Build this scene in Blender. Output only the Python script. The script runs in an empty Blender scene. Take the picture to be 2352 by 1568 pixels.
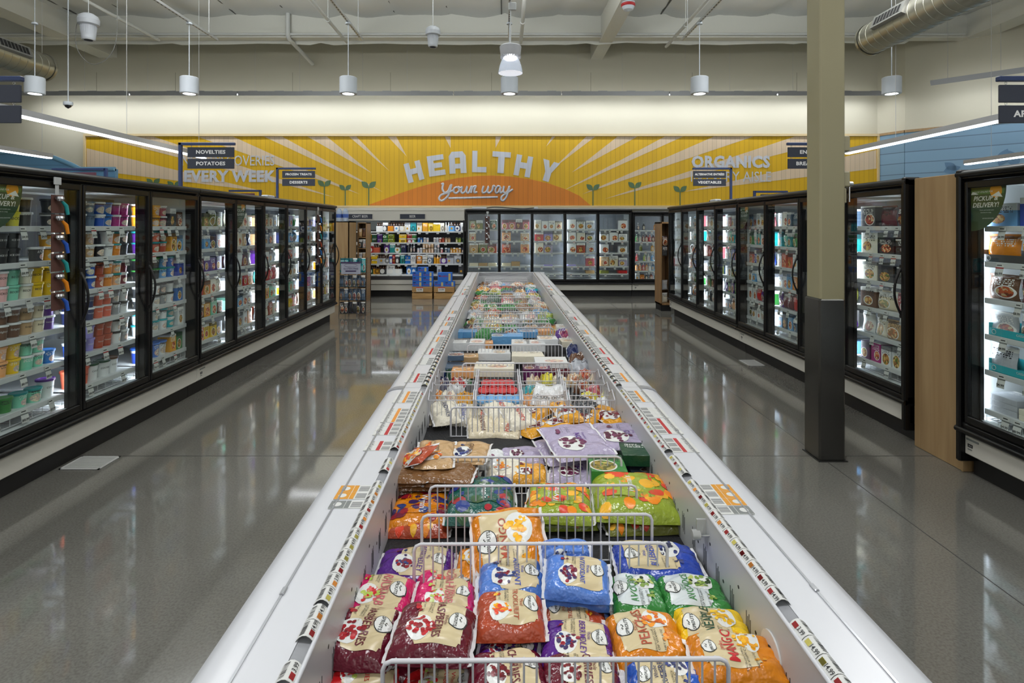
import bpy, math, random
from mathutils import Vector, Matrix
random.seed(7)
sc = bpy.context.scene
COL = sc.collection
PI = math.pi

# ---------------------------------------------------------------- camera, world, exposure
FPX, CAMZ, VPX, VPY = 1300.0, 1.69, 1160.0, 520.0      # focal length in pixels of the 2352 x 1568 frame
cam_d = bpy.data.cameras.new('camera'); cam = bpy.data.objects.new('camera', cam_d); COL.objects.link(cam)
cam.location = (0, 0, CAMZ); cam.rotation_euler = (PI/2, 0, 0)
cam_d.sensor_width = 36; cam_d.lens = 36*FPX/2352
cam_d.shift_x = (1176-VPX)/2352; cam_d.shift_y = -(784-VPY)/2352
cam_d.clip_start = .05; cam_d.clip_end = 100
sc.camera = cam
w = bpy.data.worlds.new('world'); sc.world = w; w.use_nodes = True
w.node_tree.nodes['Background'].inputs[0].default_value = (.80, .86, .95, 1)
w.node_tree.nodes['Background'].inputs[1].default_value = .30
vs = sc.view_settings
vs.view_transform = 'Standard'; vs.look = 'None'; vs.gamma = 1; vs.use_curve_mapping = False
vs.exposure = 0.28
cy = sc.cycles
cy.max_bounces = 6; cy.diffuse_bounces = 3; cy.glossy_bounces = 3; cy.transmission_bounces = 3
cy.transparent_max_bounces = 10; cy.caustics_reflective = False; cy.caustics_refractive = False
cy.sample_clamp_indirect = 4; cy.use_denoising = True

def area(name, loc, size, power, rot=(0, 0, 0), col=(1, .97, .92)):
    d = bpy.data.lights.new(name, 'AREA'); d.shape = 'RECTANGLE'; d.size, d.size_y = size
    d.energy = power; d.color = col
    o = bpy.data.objects.new(name, d); COL.objects.link(o); o.location = loc; o.rotation_euler = rot
    return o
# the store's high-bay lamps over the sales floor, above and behind the photographer
for i, (x, y) in enumerate([(-7, 2), (0, 1), (7, 2), (-5, 7.0), (5, 7.0), (0, -5)]):
    area('store_lamp', (x, y, 6.1), (1.6, 1.6), 115, (0, 0, 0), (.98, .98, 1))
# added frontal fill behind the camera; the wall there has no glazing
area('front_fill_light', (0, -6.7, 3.2), (24, 5.6), 260, (PI/2, 0, 0), (.93, .97, 1))
for x, y in [(-6, 3), (6, 3), (-5, 8.8), (5, 8.8), (0, 8.8)]:         # added fill aimed up to brighten the ceiling, from no real lamp
    area('ceiling_fill_light', (x, y, 5.3), (1.2, 1.2), 118, (PI, 0, 0), (.95, .98, 1))

# ---------------------------------------------------------------- colours
def lin(c):
    c = c/255.0
    return c/12.92 if c <= .04045 else ((c+.055)/1.055)**2.4
def rgb(r, g, b): return (lin(r), lin(g), lin(b), 1)
PAL = dict(white=(225,228,228), cream=(222,210,180), black=(24,24,27), charcoal=(58,60,64), grey=(140,143,146), silver=(180,184,190),
  yellow=(236,196,30), gold=(222,158,36), orange=(214,128,16), coral=(214,100,72), red=(190,30,34), maroon=(98,22,40), pink=(206,26,102),
  blush=(226,176,172), magenta=(170,30,120), purple=(84,34,130), lilac=(150,140,206), lavender=(170,160,186), navy=(28,40,88), blue=(34,84,178),
  sky=(104,164,214), teal=(28,140,140), mint=(126,206,176), green=(52,128,58), lime=(150,168,52), olive=(120,124,50), brown=(98,64,42),
  tan=(190,156,112), kraft=(124,88,54), rust=(170,72,44), turquoise=(40,170,180), forest=(24,72,48), rose=(190,96,104), steel=(88,108,130),
  peach=(232,168,110), cobalt=(40,70,170), periwinkle=(84,128,206), azure=(30,110,190), lemon=(226,216,60), plum=(90,30,80), pine=(30,88,78), ivory=(232,226,206))
def C(n): return rgb(*PAL[n])

# ---------------------------------------------------------------- materials
_m = {}
def principled(name):
    m = bpy.data.materials.new(name); m.use_nodes = True
    return m, m.node_tree, m.node_tree.nodes['Principled BSDF']
def plain(name, col, rough=.5, metal=0, spec=.5, emit=0, bump=0, bscale=200, coat=0):
    if name in _m: return _m[name]
    m, nt, b = principled(name)
    c = C(col) if isinstance(col, str) else rgb(*col)
    b.inputs['Base Color'].default_value = c; b.inputs['Roughness'].default_value = rough
    b.inputs['Metallic'].default_value = metal; b.inputs['Specular IOR Level'].default_value = spec
    b.inputs['Coat Weight'].default_value = coat
    if emit:
        b.inputs['Emission Color'].default_value = c; b.inputs['Emission Strength'].default_value = emit
    if bump:
        t = nt.nodes.new('ShaderNodeTexCoord'); n = nt.nodes.new('ShaderNodeTexNoise'); u = nt.nodes.new('ShaderNodeBump')
        n.inputs['Scale'].default_value = bscale; u.inputs['Strength'].default_value = bump; u.inputs['Distance'].default_value = .01
        nt.links.new(t.outputs['Object'], n.inputs['Vector']); nt.links.new(n.outputs['Fac'], u.inputs['Height'])
        nt.links.new(u.outputs['Normal'], b.inputs['Normal'])
    _m[name] = m; return m
def N(nt, t, **kw):
    n = nt.nodes.new(t)
    for k, v in kw.items(): setattr(n, k, v)
    return n
def math_n(nt, op, a, b=None, clamp=False):
    n = N(nt, 'ShaderNodeMath', operation=op, use_clamp=clamp)
    for i, v in enumerate((a, b)):
        if v is None: continue
        if isinstance(v, (int, float)): n.inputs[i].default_value = v
        else: nt.links.new(v, n.inputs[i])
    return n.outputs[0]
def mix_n(nt, f, a, b):
    n = N(nt, 'ShaderNodeMix', data_type='RGBA')
    for i, v in ((0, f), (6, a), (7, b)):
        if isinstance(v, (int, float)): n.inputs[i].default_value = v
        elif isinstance(v, tuple): n.inputs[i].default_value = v
        else: nt.links.new(v, n.inputs[i])
    return n.outputs[2]
def ramp_n(nt, f, stops, interp='LINEAR'):
    r = N(nt, 'ShaderNodeValToRGB'); r.color_ramp.interpolation = interp
    e = r.color_ramp.elements
    while len(e) < len(stops): e.new(.5)
    for k, (p, c) in enumerate(stops): e[k].position = p; e[k].color = c
    nt.links.new(f, r.inputs[0]); return r.outputs[0]

def pack_material(name, kind):
    """printed packaging: colour of the object, a picture, a band and rows of small print"""
    m, nt, b = principled(name); L = nt.links.new
    oi = N(nt, 'ShaderNodeObjectInfo'); tc = N(nt, 'ShaderNodeTexCoord')
    sp = N(nt, 'ShaderNodeSeparateXYZ'); L(tc.outputs['Generated'], sp.inputs[0])
    x, y, z = sp.outputs
    if kind == 'flat': z = y                                   # lying packs: the print is on top
    base = oi.outputs['Color']; rnd = oi.outputs['Random']
    r2 = math_n(nt, 'FRACT', math_n(nt, 'MULTIPLY', rnd, 17.3)); r3 = math_n(nt, 'FRACT', math_n(nt, 'MULTIPLY', rnd, 43.7))
    mp = N(nt, 'ShaderNodeCombineXYZ'); L(x, mp.inputs[0]); L(z, mp.inputs[1]); L(rnd, mp.inputs[2])
    # picture
    cx = math_n(nt, 'SUBTRACT', x, math_n(nt, 'ADD', math_n(nt, 'MULTIPLY', r2, .3), .35)); cz = math_n(nt, 'SUBTRACT', z, .34)
    d = math_n(nt, 'SQRT', math_n(nt, 'ADD', math_n(nt, 'POWER', math_n(nt, 'ABSOLUTE', math_n(nt, 'MULTIPLY', cx, .85)), 2.), math_n(nt, 'POWER', math_n(nt, 'ABSOLUTE', cz), 2.)))
    pic = math_n(nt, 'LESS_THAN', d, math_n(nt, 'ADD', math_n(nt, 'MULTIPLY', r3, .1), .2))
    rim = math_n(nt, 'LESS_THAN', d, math_n(nt, 'ADD', math_n(nt, 'MULTIPLY', r3, .1), .24))
    vo = N(nt, 'ShaderNodeTexVoronoi'); vo.inputs['Scale'].default_value = 11; L(mp.outputs[0], vo.inputs['Vector'])
    s2 = N(nt, 'ShaderNodeSeparateColor'); L(vo.outputs['Color'], s2.inputs[0])
    fa = ramp_n(nt, s2.outputs[0], [(0, rgb(120, 62, 26)), (.3, rgb(196, 132, 52)), (.6, rgb(228, 190, 110)), (.85, rgb(92, 120, 40))], 'CONSTANT')
    fb = ramp_n(nt, s2.outputs[0], [(0, rgb(150, 30, 26)), (.3, rgb(210, 90, 40)), (.6, rgb(240, 214, 160)), (.85, rgb(110, 50, 30))], 'CONSTANT')
    food = mix_n(nt, math_n(nt, 'GREATER_THAN', r2, .5), fa, fb)
    white = rgb(232, 232, 228)
    acc = mix_n(nt, math_n(nt, 'GREATER_THAN', r3, .45), white, mix_n(nt, .75, base, rgb(20, 24, 40)))
    # words: rows of short dark or pale blocks
    nz = N(nt, 'ShaderNodeTexNoise'); nz.inputs['Scale'].default_value = 26; nz.inputs['Detail'].default_value = 0
    mq = N(nt, 'ShaderNodeCombineXYZ'); L(x, mq.inputs[0]); L(math_n(nt, 'MULTIPLY', math_n(nt, 'FLOOR', math_n(nt, 'MULTIPLY', z, 14)), 3.3), mq.inputs[1]); L(rnd, mq.inputs[2])
    L(mq.outputs[0], nz.inputs['Vector'])
    rows = math_n(nt, 'GREATER_THAN', math_n(nt, 'FRACT', math_n(nt, 'MULTIPLY', z, 14)), .38)
    wd = math_n(nt, 'MULTIPLY', math_n(nt, 'GREATER_THAN', nz.outputs['Fac'], .5), rows)
    inx = math_n(nt, 'LESS_THAN', math_n(nt, 'ABSOLUTE', math_n(nt, 'SUBTRACT', x, .5)), .36)
    inz = math_n(nt, 'LESS_THAN', math_n(nt, 'ABSOLUTE', math_n(nt, 'SUBTRACT', z, .72)), .14)
    wd = math_n(nt, 'MULTIPLY', wd, math_n(nt, 'MULTIPLY', inx, inz))
    c = mix_n(nt, math_n(nt, 'GREATER_THAN', z, math_n(nt, 'ADD', math_n(nt, 'MULTIPLY', r2, .3), .68)), base, acc)
    c = mix_n(nt, wd, c, mix_n(nt, math_n(nt, 'GREATER_THAN', r2, .55), rgb(36, 36, 48), white))
    if kind == 'drink':
        c = mix_n(nt, math_n(nt, 'MULTIPLY', rim, math_n(nt, 'GREATER_THAN', rnd, .3)), c, mix_n(nt, math_n(nt, 'GREATER_THAN', r2, .5), white, mix_n(nt, .7, base, rgb(30, 24, 20))))
        c = mix_n(nt, math_n(nt, 'MULTIPLY', math_n(nt, 'LESS_THAN', d, .13), math_n(nt, 'GREATER_THAN', r3, .4)), c, mix_n(nt, math_n(nt, 'GREATER_THAN', rnd, .5), rgb(200, 150, 40), base))
    elif kind != 'tub':
        c = mix_n(nt, math_n(nt, 'MULTIPLY', rim, math_n(nt, 'GREATER_THAN', rnd, .4)), c, white)
        c = mix_n(nt, pic if kind == 'box' else math_n(nt, 'MULTIPLY', pic, math_n(nt, 'GREATER_THAN', rnd, .35)), c, food if kind == 'box' else mix_n(nt, .45, food, base))
    else:
        c = mix_n(nt, math_n(nt, 'MULTIPLY', pic, math_n(nt, 'GREATER_THAN', rnd, .35)), c, mix_n(nt, .5, food, white))
    L(c, b.inputs['Base Color'])
    b.inputs['Roughness'].default_value = {'box': .38, 'drink': .35, 'flat': .3, 'tub': .33, 'bag': .24}[kind]
    if kind in ('bag', 'flat'):
        n = N(nt, 'ShaderNodeTexNoise'); n.inputs['Scale'].default_value = 26; n.inputs['Detail'].default_value = 3
        u = N(nt, 'ShaderNodeBump'); u.inputs['Strength'].default_value = .5; u.inputs['Distance'].default_value = .01
        L(tc.outputs['Object'], n.inputs['Vector']); L(n.outputs['Fac'], u.inputs['Height']); L(u.outputs['Normal'], b.inputs['Normal'])
    _m[name] = m; return m
PK_BOX = pack_material('printed_carton', 'box'); PK_TUB = pack_material('printed_tub', 'tub')
PK_DRK = pack_material('printed_drink', 'drink'); PK_BAG = pack_material('printed_film', 'bag'); PK_FLAT = pack_material('printed_film_lying', 'flat')
def oc_material(name, rough=.4, metal=0, bump=0):
    m, nt, b = principled(name); oi = N(nt, 'ShaderNodeObjectInfo')
    nt.links.new(oi.outputs['Color'], b.inputs['Base Color']); b.inputs['Roughness'].default_value = rough; b.inputs['Metallic'].default_value = metal
    if bump:
        tc = N(nt, 'ShaderNodeTexCoord'); n = N(nt, 'ShaderNodeTexNoise'); n.inputs['Scale'].default_value = 26
        u = N(nt, 'ShaderNodeBump'); u.inputs['Strength'].default_value = bump; u.inputs['Distance'].default_value = .01
        nt.links.new(tc.outputs['Object'], n.inputs['Vector']); nt.links.new(n.outputs['Fac'], u.inputs['Height']); nt.links.new(u.outputs['Normal'], b.inputs['Normal'])
    return m
OC = oc_material('coloured_plastic', .35)

def glass_material():
    m = bpy.data.materials.new('door_glass'); m.use_nodes = True; nt = m.node_tree; nt.nodes.clear()
    o = N(nt, 'ShaderNodeOutputMaterial'); t = N(nt, 'ShaderNodeBsdfTransparent'); g = N(nt, 'ShaderNodeBsdfGlossy')
    t.inputs[0].default_value = (.94, .965, .955, 1); g.inputs['Roughness'].default_value = .01
    lw = N(nt, 'ShaderNodeLayerWeight'); mx = N(nt, 'ShaderNodeMixShader')     # Schlick reflectance, the same from both faces
    fr = math_n(nt, 'ADD', math_n(nt, 'MULTIPLY', math_n(nt, 'POWER', lw.outputs['Facing'], 5.), .9), .035)
    nt.links.new(fr, mx.inputs[0]); nt.links.new(t.outputs[0], mx.inputs[1]); nt.links.new(g.outputs[0], mx.inputs[2])
    nt.links.new(mx.outputs[0], o.inputs[0]); return m
GLASS = glass_material()

def floor_material():
    m, nt, b = principled('polished_concrete'); L = nt.links.new
    tc = N(nt, 'ShaderNodeTexCoord'); n1 = N(nt, 'ShaderNodeTexNoise'); n1.inputs['Scale'].default_value = .7; n1.inputs['Detail'].default_value = 6
    n2 = N(nt, 'ShaderNodeTexNoise'); n2.inputs['Scale'].default_value = 90; n2.inputs['Detail'].default_value = 4
    L(tc.outputs['Object'], n1.inputs['Vector']); L(tc.outputs['Object'], n2.inputs['Vector'])
    c1 = ramp_n(nt, n1.outputs['Fac'], [(.3, rgb(102, 101, 95)), (.7, rgb(124, 122, 115))])
    c2 = ramp_n(nt, n2.outputs['Fac'], [(.35, rgb(70, 68, 64)), (.6, rgb(128, 126, 120))])
    c = mix_n(nt, .25, c1, c2)
    L(c, b.inputs['Base Color'])
    r = ramp_n(nt, n1.outputs['Fac'], [(.3, (.045,)*3+(1,)), (.7, (.08,)*3+(1,))]); L(r, b.inputs['Roughness'])
    b.inputs['Specular IOR Level'].default_value = .8; b.inputs['IOR'].default_value = 1.55
    return m
def wood_material(name, c1, c2, scale=3, axis='Z'):
    m, nt, b = principled(name); L = nt.links.new
    tc = N(nt, 'ShaderNodeTexCoord'); mp = N(nt, 'ShaderNodeMapping'); n = N(nt, 'ShaderNodeTexNoise')
    mp.inputs['Scale'].default_value = {'Z': (9, 9, .6), 'X': (.6, 9, 9)}[axis]
    n.inputs['Scale'].default_value = scale; n.inputs['Detail'].default_value = 5; n.inputs['Distortion'].default_value = .6
    L(tc.outputs['Object'], mp.inputs[0]); L(mp.outputs[0], n.inputs['Vector'])
    L(ramp_n(nt, n.outputs['Fac'], [(.3, rgb(*c1)), (.7, rgb(*c2))]), b.inputs['Base Color']); b.inputs['Roughness'].default_value = .45
    return m
MAPLE = wood_material('maple_laminate', (142, 113, 76), (163, 136, 97), 1.6); OAKW = wood_material('display_wood', (122, 92, 58), (150, 116, 76), 2)
CRATE = wood_material('crate_pine', (150, 110, 62), (190, 154, 100), 3, 'X')

def plank_material(name, col, axis=0, pitch=.118, depth=.34, col2=None):
    """painted boards: narrow grooves between them"""
    m, nt, b = principled(name); L = nt.links.new
    tc = N(nt, 'ShaderNodeTexCoord'); sp = N(nt, 'ShaderNodeSeparateXYZ'); L(tc.outputs['Object'], sp.inputs[0])
    v = sp.outputs[axis]; fr = math_n(nt, 'FRACT', math_n(nt, 'ADD', math_n(nt, 'DIVIDE', v, pitch), 400))
    gr = math_n(nt, 'LESS_THAN', fr, .085)
    idn = N(nt, 'ShaderNodeTexWhiteNoise', noise_dimensions='1D'); L(math_n(nt, 'FLOOR', math_n(nt, 'DIVIDE', v, pitch)), idn.inputs['W'])
    base = mix_n(nt, math_n(nt, 'MULTIPLY', idn.outputs['Value'], .5), rgb(*col), rgb(*(col2 or tuple(int(k*.9) for k in col))))
    L(mix_n(nt, math_n(nt, 'MULTIPLY', gr, depth), base, rgb(*tuple(int(k*.45) for k in col))), b.inputs['Base Color'])
    b.inputs['Roughness'].default_value = .55; _m[name] = m; return m

# ---------------------------------------------------------------- mesh builder
class MB:
    def __init__(s): s.v = []; s.f = []; s.m = []; s.s = []
    def add(s, vs_, fs, mi=0, smooth=False):
        o = len(s.v); s.v += [tuple(p) for p in vs_]
        for f in fs: s.f.append([o+i for i in f]); s.m.append(mi); s.s.append(smooth)
        return s
    def box(s, a, b, mi=0, T=None):
        x0, y0, z0 = a; x1, y1, z1 = b
        p = [(x0,y0,z0),(x1,y0,z0),(x1,y1,z0),(x0,y1,z0),(x0,y0,z1),(x1,y0,z1),(x1,y1,z1),(x0,y1,z1)]
        if T is not None: p = [T @ Vector(q) for q in p]
        return s.add(p, [(0,3,2,1),(4,5,6,7),(0,1,5,4),(1,2,6,5),(2,3,7,6),(3,0,4,7)], mi)
    def bbox(s, a, b, r=.01, mi=0, T=None):
        """box with chamfered edges"""
        x0, y0, z0 = a; x1, y1, z1 = b; r = min(r, (x1-x0)/4.4, (y1-y0)/4.4, (z1-z0)/2.2)
        def ring(q): return [(x0+q+r, y0+q), (x1-q-r, y0+q), (x1-q, y0+q+r), (x1-q, y1-q-r), (x1-q-r, y1-q), (x0+q+r, y1-q), (x0+q, y1-q-r), (x0+q, y0+q+r)]
        rings = [ring(r), ring(0), ring(0), ring(r)]
        vs_ = []
        for k, z in enumerate((z0, z0+r, z1-r, z1)): vs_ += [(x, y, z) for x, y in rings[k]]
        if T is not None: vs_ = [T @ Vector(q) for q in vs_]
        fs = [tuple(range(7, -1, -1)), tuple(range(24, 32))]
        for k in range(3):
            for j in range(8): fs.append((k*8+j, k*8+(j+1)%8, k*8+8+(j+1)%8, k*8+8+j))
        return s.add(vs_, fs, mi)
    def tube(s, pts, r, n=6, mi=0, closed=False, caps=True, smooth=True):
        pts = [Vector(p) for p in pts]; k = len(pts); vs_ = []; fs = []
        rr = r if isinstance(r, (list, tuple)) else [r]*k
        up = None
        for i, p in enumerate(pts):
            a = pts[(i-1) % k] if (closed or i) else pts[0]; b = pts[(i+1) % k] if (closed or i < k-1) else pts[-1]
            t = (b-a).normalized()
            if up is None: up = Vector((0, 0, 1)) if abs(t.z) < .9 else Vector((1, 0, 0))
            u = t.cross(up)
            if u.length < 1e-5: u = t.orthogonal()
            u.normalize(); w_ = u.cross(t); up = w_
            for j in range(n):
                an = 2*PI*j/n; vs_.append(p + (u*math.cos(an) + w_*math.sin(an))*rr[i])
        for i in range(k if closed else k-1):
            for j in range(n):
                a, b = i*n+j, i*n+(j+1) % n; c, d = ((i+1) % k)*n+(j+1) % n, ((i+1) % k)*n+j
                fs.append((a, b, c, d))
        s.add(vs_, fs, mi, smooth)
        if caps and not closed:
            s.add(vs_[:n], [tuple(range(n-1, -1, -1))], mi); s.add(vs_[-n:], [tuple(range(n))], mi)
        return s
    def cyl(s, p0, p1, r, n=12, mi=0, r1=None, caps=True): return s.tube([p0, p1], [r, r if r1 is None else r1], n, mi, caps=caps)
    def lathe(s, prof, n=16, c=(0, 0, 0), mi=0, T=None, sy=1, arc=None):
        for (r0, z0), (r1, z1) in zip(prof[:-1], prof[1:]):
            vs_ = []
            for r, z in ((r0, z0), (r1, z1)):
                for j in range(n):
                    a = 2*PI*j/n; vs_.append((c[0]+r*math.cos(a), c[1]+sy*r*math.sin(a), c[2]+z))
            if T is not None: vs_ = [T @ Vector(q) for q in vs_]
            s.add(vs_, [(j, (j+1) % n, n+(j+1) % n, n+j) for j in range(n)], mi, True)
        return s
    def prism(s, poly, fn, t0, t1, mi=0):
        """poly: 2-D outline, fn(x, y, t) -> 3-D, extruded from t0 (front) to t1 (back)"""
        n = len(poly); vs_ = [fn(x, y, t0) for x, y in poly]+[fn(x, y, t1) for x, y in poly]
        return s.add(vs_, [tuple(range(n)), tuple(range(2*n-1, n-1, -1))]+[(j, n+j, n+(j+1) % n, (j+1) % n) for j in range(n)], mi)
    def grid(s, fn, nu, nv, mi=0, smooth=True):
        vs_ = [fn(i/nu, j/nv) for j in range(nv+1) for i in range(nu+1)]
        return s.add(vs_, [(j*(nu+1)+i, j*(nu+1)+i+1, (j+1)*(nu+1)+i+1, (j+1)*(nu+1)+i) for j in range(nv) for i in range(nu)], mi, smooth)
    def text(s, body, size, fn, mi=0, bold=0, depth=0, shear=0, sx=1, fine=0):
        vs_, fs = glyphs(body, bold, depth, shear)
        if fine:                                               # split long triangles so that letters follow a curved surface
            vs_ = list(vs_); fs = [f for f in fs]; out = []; mid = {}; lim = (fine/size)**2
            todo = []
            for f in fs: todo += [(f[0], f[i], f[i+1]) for i in range(1, len(f)-1)]
            while todo:
                t = todo.pop(); e = [sum((vs_[t[i]][k]-vs_[t[(i+1) % 3]][k])**2 for k in (0, 1)) for i in range(3)]; i = e.index(max(e))
                if e[i] < lim: out.append(t); continue
                a, b, c = t[i], t[(i+1) % 3], t[(i+2) % 3]; k = (min(a, b), max(a, b))
                if k not in mid: mid[k] = len(vs_); vs_.append(tuple((vs_[a][q]+vs_[b][q])/2 for q in range(3)))
                todo += [(a, mid[k], c), (mid[k], b, c)]
            fs = out
        return s.add([fn(x*size*sx, y*size, z*size) for x, y, z in vs_], fs, mi)
    def mesh(s, name, mats):
        me = bpy.data.meshes.new(name); me.from_pydata(s.v, [], s.f); me.polygons.foreach_set('material_index', s.m)
        me.polygons.foreach_set('use_smooth', s.s)
        for m in mats: me.materials.append(m)
        me.update(); return me
    def build(s, name, mats, parent=None, loc=(0, 0, 0), rot=(0, 0, 0), **kw):
        return link(name, s.mesh(name, mats if isinstance(mats, (list, tuple)) else [mats]), parent, loc, rot, **kw)
def link(name, me, parent=None, loc=(0, 0, 0), rot=(0, 0, 0), color=None, label=None, cat=None, group=None, kind=None):
    o = bpy.data.objects.new(name, me); COL.objects.link(o); o.location = loc; o.rotation_euler = rot
    if parent is not None: o.parent = parent
    if color is not None: o.color = C(color) if isinstance(color, str) else color
    tag(o, label, cat, group, kind); return o
def tag(o, label=None, cat=None, group=None, kind=None):
    if label: o['label'] = label
    if cat: o['category'] = cat
    if group: o['group'] = group
    if kind: o['kind'] = kind
    return o
def thing(name, label, cat, loc=(0, 0, 0), rot=0, group=None, kind=None):
    return link(name, None, None, loc, (0, 0, rot), None, label, cat, group, kind)
_g = {}
def glyphs(body, bold, depth, shear):
    k = (body, bold, depth, shear)
    if k not in _g:
        cu = bpy.data.curves.new('lettering', 'FONT'); cu.body = body; cu.size = 1; cu.align_x = 'CENTER'; cu.align_y = 'CENTER'
        cu.offset = bold; cu.extrude = depth; cu.shear = shear; cu.resolution_u = 2; cu.space_character = 1+bold*1.6
        o = bpy.data.objects.new('lettering', cu); me = bpy.data.meshes.new_from_object(o)
        _g[k] = ([tuple(v.co) for v in me.vertices], [tuple(p.vertices) for p in me.polygons])
        bpy.data.objects.remove(o); bpy.data.curves.remove(cu); bpy.data.meshes.remove(me)
    return _g[k]
def spline(pts, k=6):
    out = []; P = [pts[0]]+list(pts)+[pts[-1]]
    for i in range(1, len(P)-2):
        p0, p1, p2, p3 = [Vector(P[i+j]) for j in (-1, 0, 1, 2)]
        for t in range(k):
            t /= k; out.append(.5*((2*p1)+(-p0+p2)*t+(2*p0-5*p1+4*p2-p3)*t*t+(-p0+3*p1-3*p2+p3)*t**3))
    out.append(Vector(P[-1])); return out
def at(px, py, z):
    """the point of height z that the photograph shows at pixel px, py"""
    Y = FPX*(CAMZ-z)/(py-VPY); return ((px-VPX)*Y/FPX, Y, z)
def wall_at(px, py, Y): return ((px-VPX)*Y/FPX, Y, CAMZ+(VPY-py)*Y/FPX)
ORD = ['first','second','third','fourth','fifth','sixth','seventh','eighth','ninth','tenth','eleventh','twelfth']

WHITE = plain('white_enamel', (206, 207, 204), .3); LINER = plain('case_liner', (226, 230, 230), .45)
BLACK = plain('black_trim', (9, 9, 10), .3, spec=.35); KICK = plain('black_toe_kick', (12, 12, 13), .55)
PANEL = plain('white_lower_panel', (196, 194, 184), .4); TAGM = plain('price_card', (208, 209, 205), .5)
INK = plain('black_print', (26, 26, 30), .5); SHELFM = plain('shelf_enamel', (205, 208, 208), .35)
CHROME = plain('bright_steel', (190, 192, 196), .22, 1); WIRE = plain('grey_coated_wire', (204, 204, 208), .35)
LED = plain('lit_tube', (235, 243, 255), .5, emit=19); REDP = plain('red_print', (176, 40, 44), .5); GREYP = plain('grey_print', (118, 122, 120), .5)
NAVY = plain('navy_paint', (32, 50, 90), .4); SIGNM = plain('slate_board', (36, 42, 56), .55); SIGNT = plain('sign_lettering', (222, 222, 220), .5)
# ================================================================ THE SETTING
WALLY, CEIL = 14.56, 6.62
HANG = CEIL-.2
Z0 = lambda x, y, t: (x, t, y)                             # drawing plane of a wall facing the camera: t is depth (Y)
fl = MB()
fl.box((-13.6, -7, -.1), (13.6, 14.9, 0))
fl.build('floor', floor_material(), kind='structure')
jt = MB()                                                  # saw-cut joints
for x in (2.315, 7.0, -7.4): jt.box((x-.003, -6.8, 0), (x+.003, 14, .0008))
for y in (4.17, 6.9, 9.7): jt.box((-13, y-.003, 0), (13, y+.003, .0008))
jt.build('floor_trim_1', plain('joint_filler', (58, 57, 54), .5), kind='structure')

OLIVE = plain('wall_paint', (194, 190, 170), .7)
wb = MB(); wb.box((-13.6, WALLY, 0), (9.9, WALLY+.2, CEIL+.3)); wb.build('wall_back', OLIVE, kind='structure')
sm = MB()
for px in (222, 403, 672, 897, 1129, 1357, 1590, 1830):
    X = (px-VPX)*WALLY/FPX; sm.box((X-.004, WALLY-.003, 5.06), (X+.004, WALLY, 5.65))
sm.build('wall_back_trim', plain('wall_seam', (120, 116, 96), .7), kind='structure')
wl = MB(); wl.box((-13.6, -7, 0), (-13.4, WALLY, CEIL+.3)); wl.build('wall_left', OLIVE, kind='structure')
wn = MB(); wn.box((-13.6, -7.2, 0), (13.8, -7, CEIL+.3)); wn.build('wall_front', OLIVE, kind='structure')
wr = MB(); wr.box((13.4, -7, 0), (13.6, 10.6, CEIL+.3)); wr.build('wall_right', OLIVE, kind='structure')
def slant(name, p, q, mats, z0=0, z1=CEIL+.3, t=.15, kind='structure'):
    (ax, ay), (bx, by) = p, q; d = Vector((bx-ax, by-ay, 0)); Ln = d.length; rz = math.atan2(d.y, d.x)
    mb = MB(); mb.box((0, 0, z0), (Ln, t, z1)); return mb.build(name, mats, None, (ax, ay, 0), (0, 0, rz), kind=kind)
P1, P2, P3 = (9.58, 14.56), (9.86, 13.95), (13.5, 10.4)
slant('wall_right', P1, P2, OLIVE); slant('wall_right', P2, P3, OLIVE)
BLUE = plank_material('blue_boards', (118, 152, 176), axis=2, pitch=.27, depth=.55)
BLUED = plain('blue_stencil', (84, 118, 146), .6)
def inset(p, q, d):
    v = Vector((q[0]-p[0], q[1]-p[1])).normalized(); n = Vector((v.y, -v.x)); return (p[0]+n.x*d, p[1]+n.y*d), (q[0]+n.x*d, q[1]+n.y*d)
for p, q in ((P1, P2), (P2, P3)):
    a, b = inset(p, q, .03); slant('wall_right_trim', a, b, BLUE, 1.2, 4.0, .03)
    a, b = inset(p, q, .05); slant('wall_right_trim', a, b, MAPLE, 4.0, 4.06, .05)
# leaves stencilled on the blue boards
lf = MB()
def leafpoly(cx, cy_, s, a, n=14):
    return [(cx+s*(t*math.cos(a)-wd*math.sin(a)), cy_+s*(t*math.sin(a)+wd*math.cos(a))) for t, wd in
            [((k/n), .28*math.sin(PI*k/n)) for k in range(n)]+[(1-k/n, -.28*math.sin(PI*k/n)) for k in range(n)]]
v = Vector((P3[0]-P2[0], P3[1]-P2[1], 0)).normalized(); nn = Vector((v.y, -v.x, 0)); base = Vector((P2[0], P2[1], 0))+nn*.034
for s_, z_, sc_, a_ in ((.75, 2.98, .34, .3), (1.0, 3.0, .3, 2.4), (1.75, 3.05, .4, 1.2), (2.05, 3.0, .4, 1.9), (2.4, 3.1, .45, .9), (2.7, 3.05, .4, 1.7)):
    lf.prism(leafpoly(s_, z_, sc_, a_), lambda x, y, t: base+v*x+nn*(-t)+Vector((0, 0, y)), -.004, 0)
lf.build('wall_right_stencil', BLUED, kind='structure')

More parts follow.
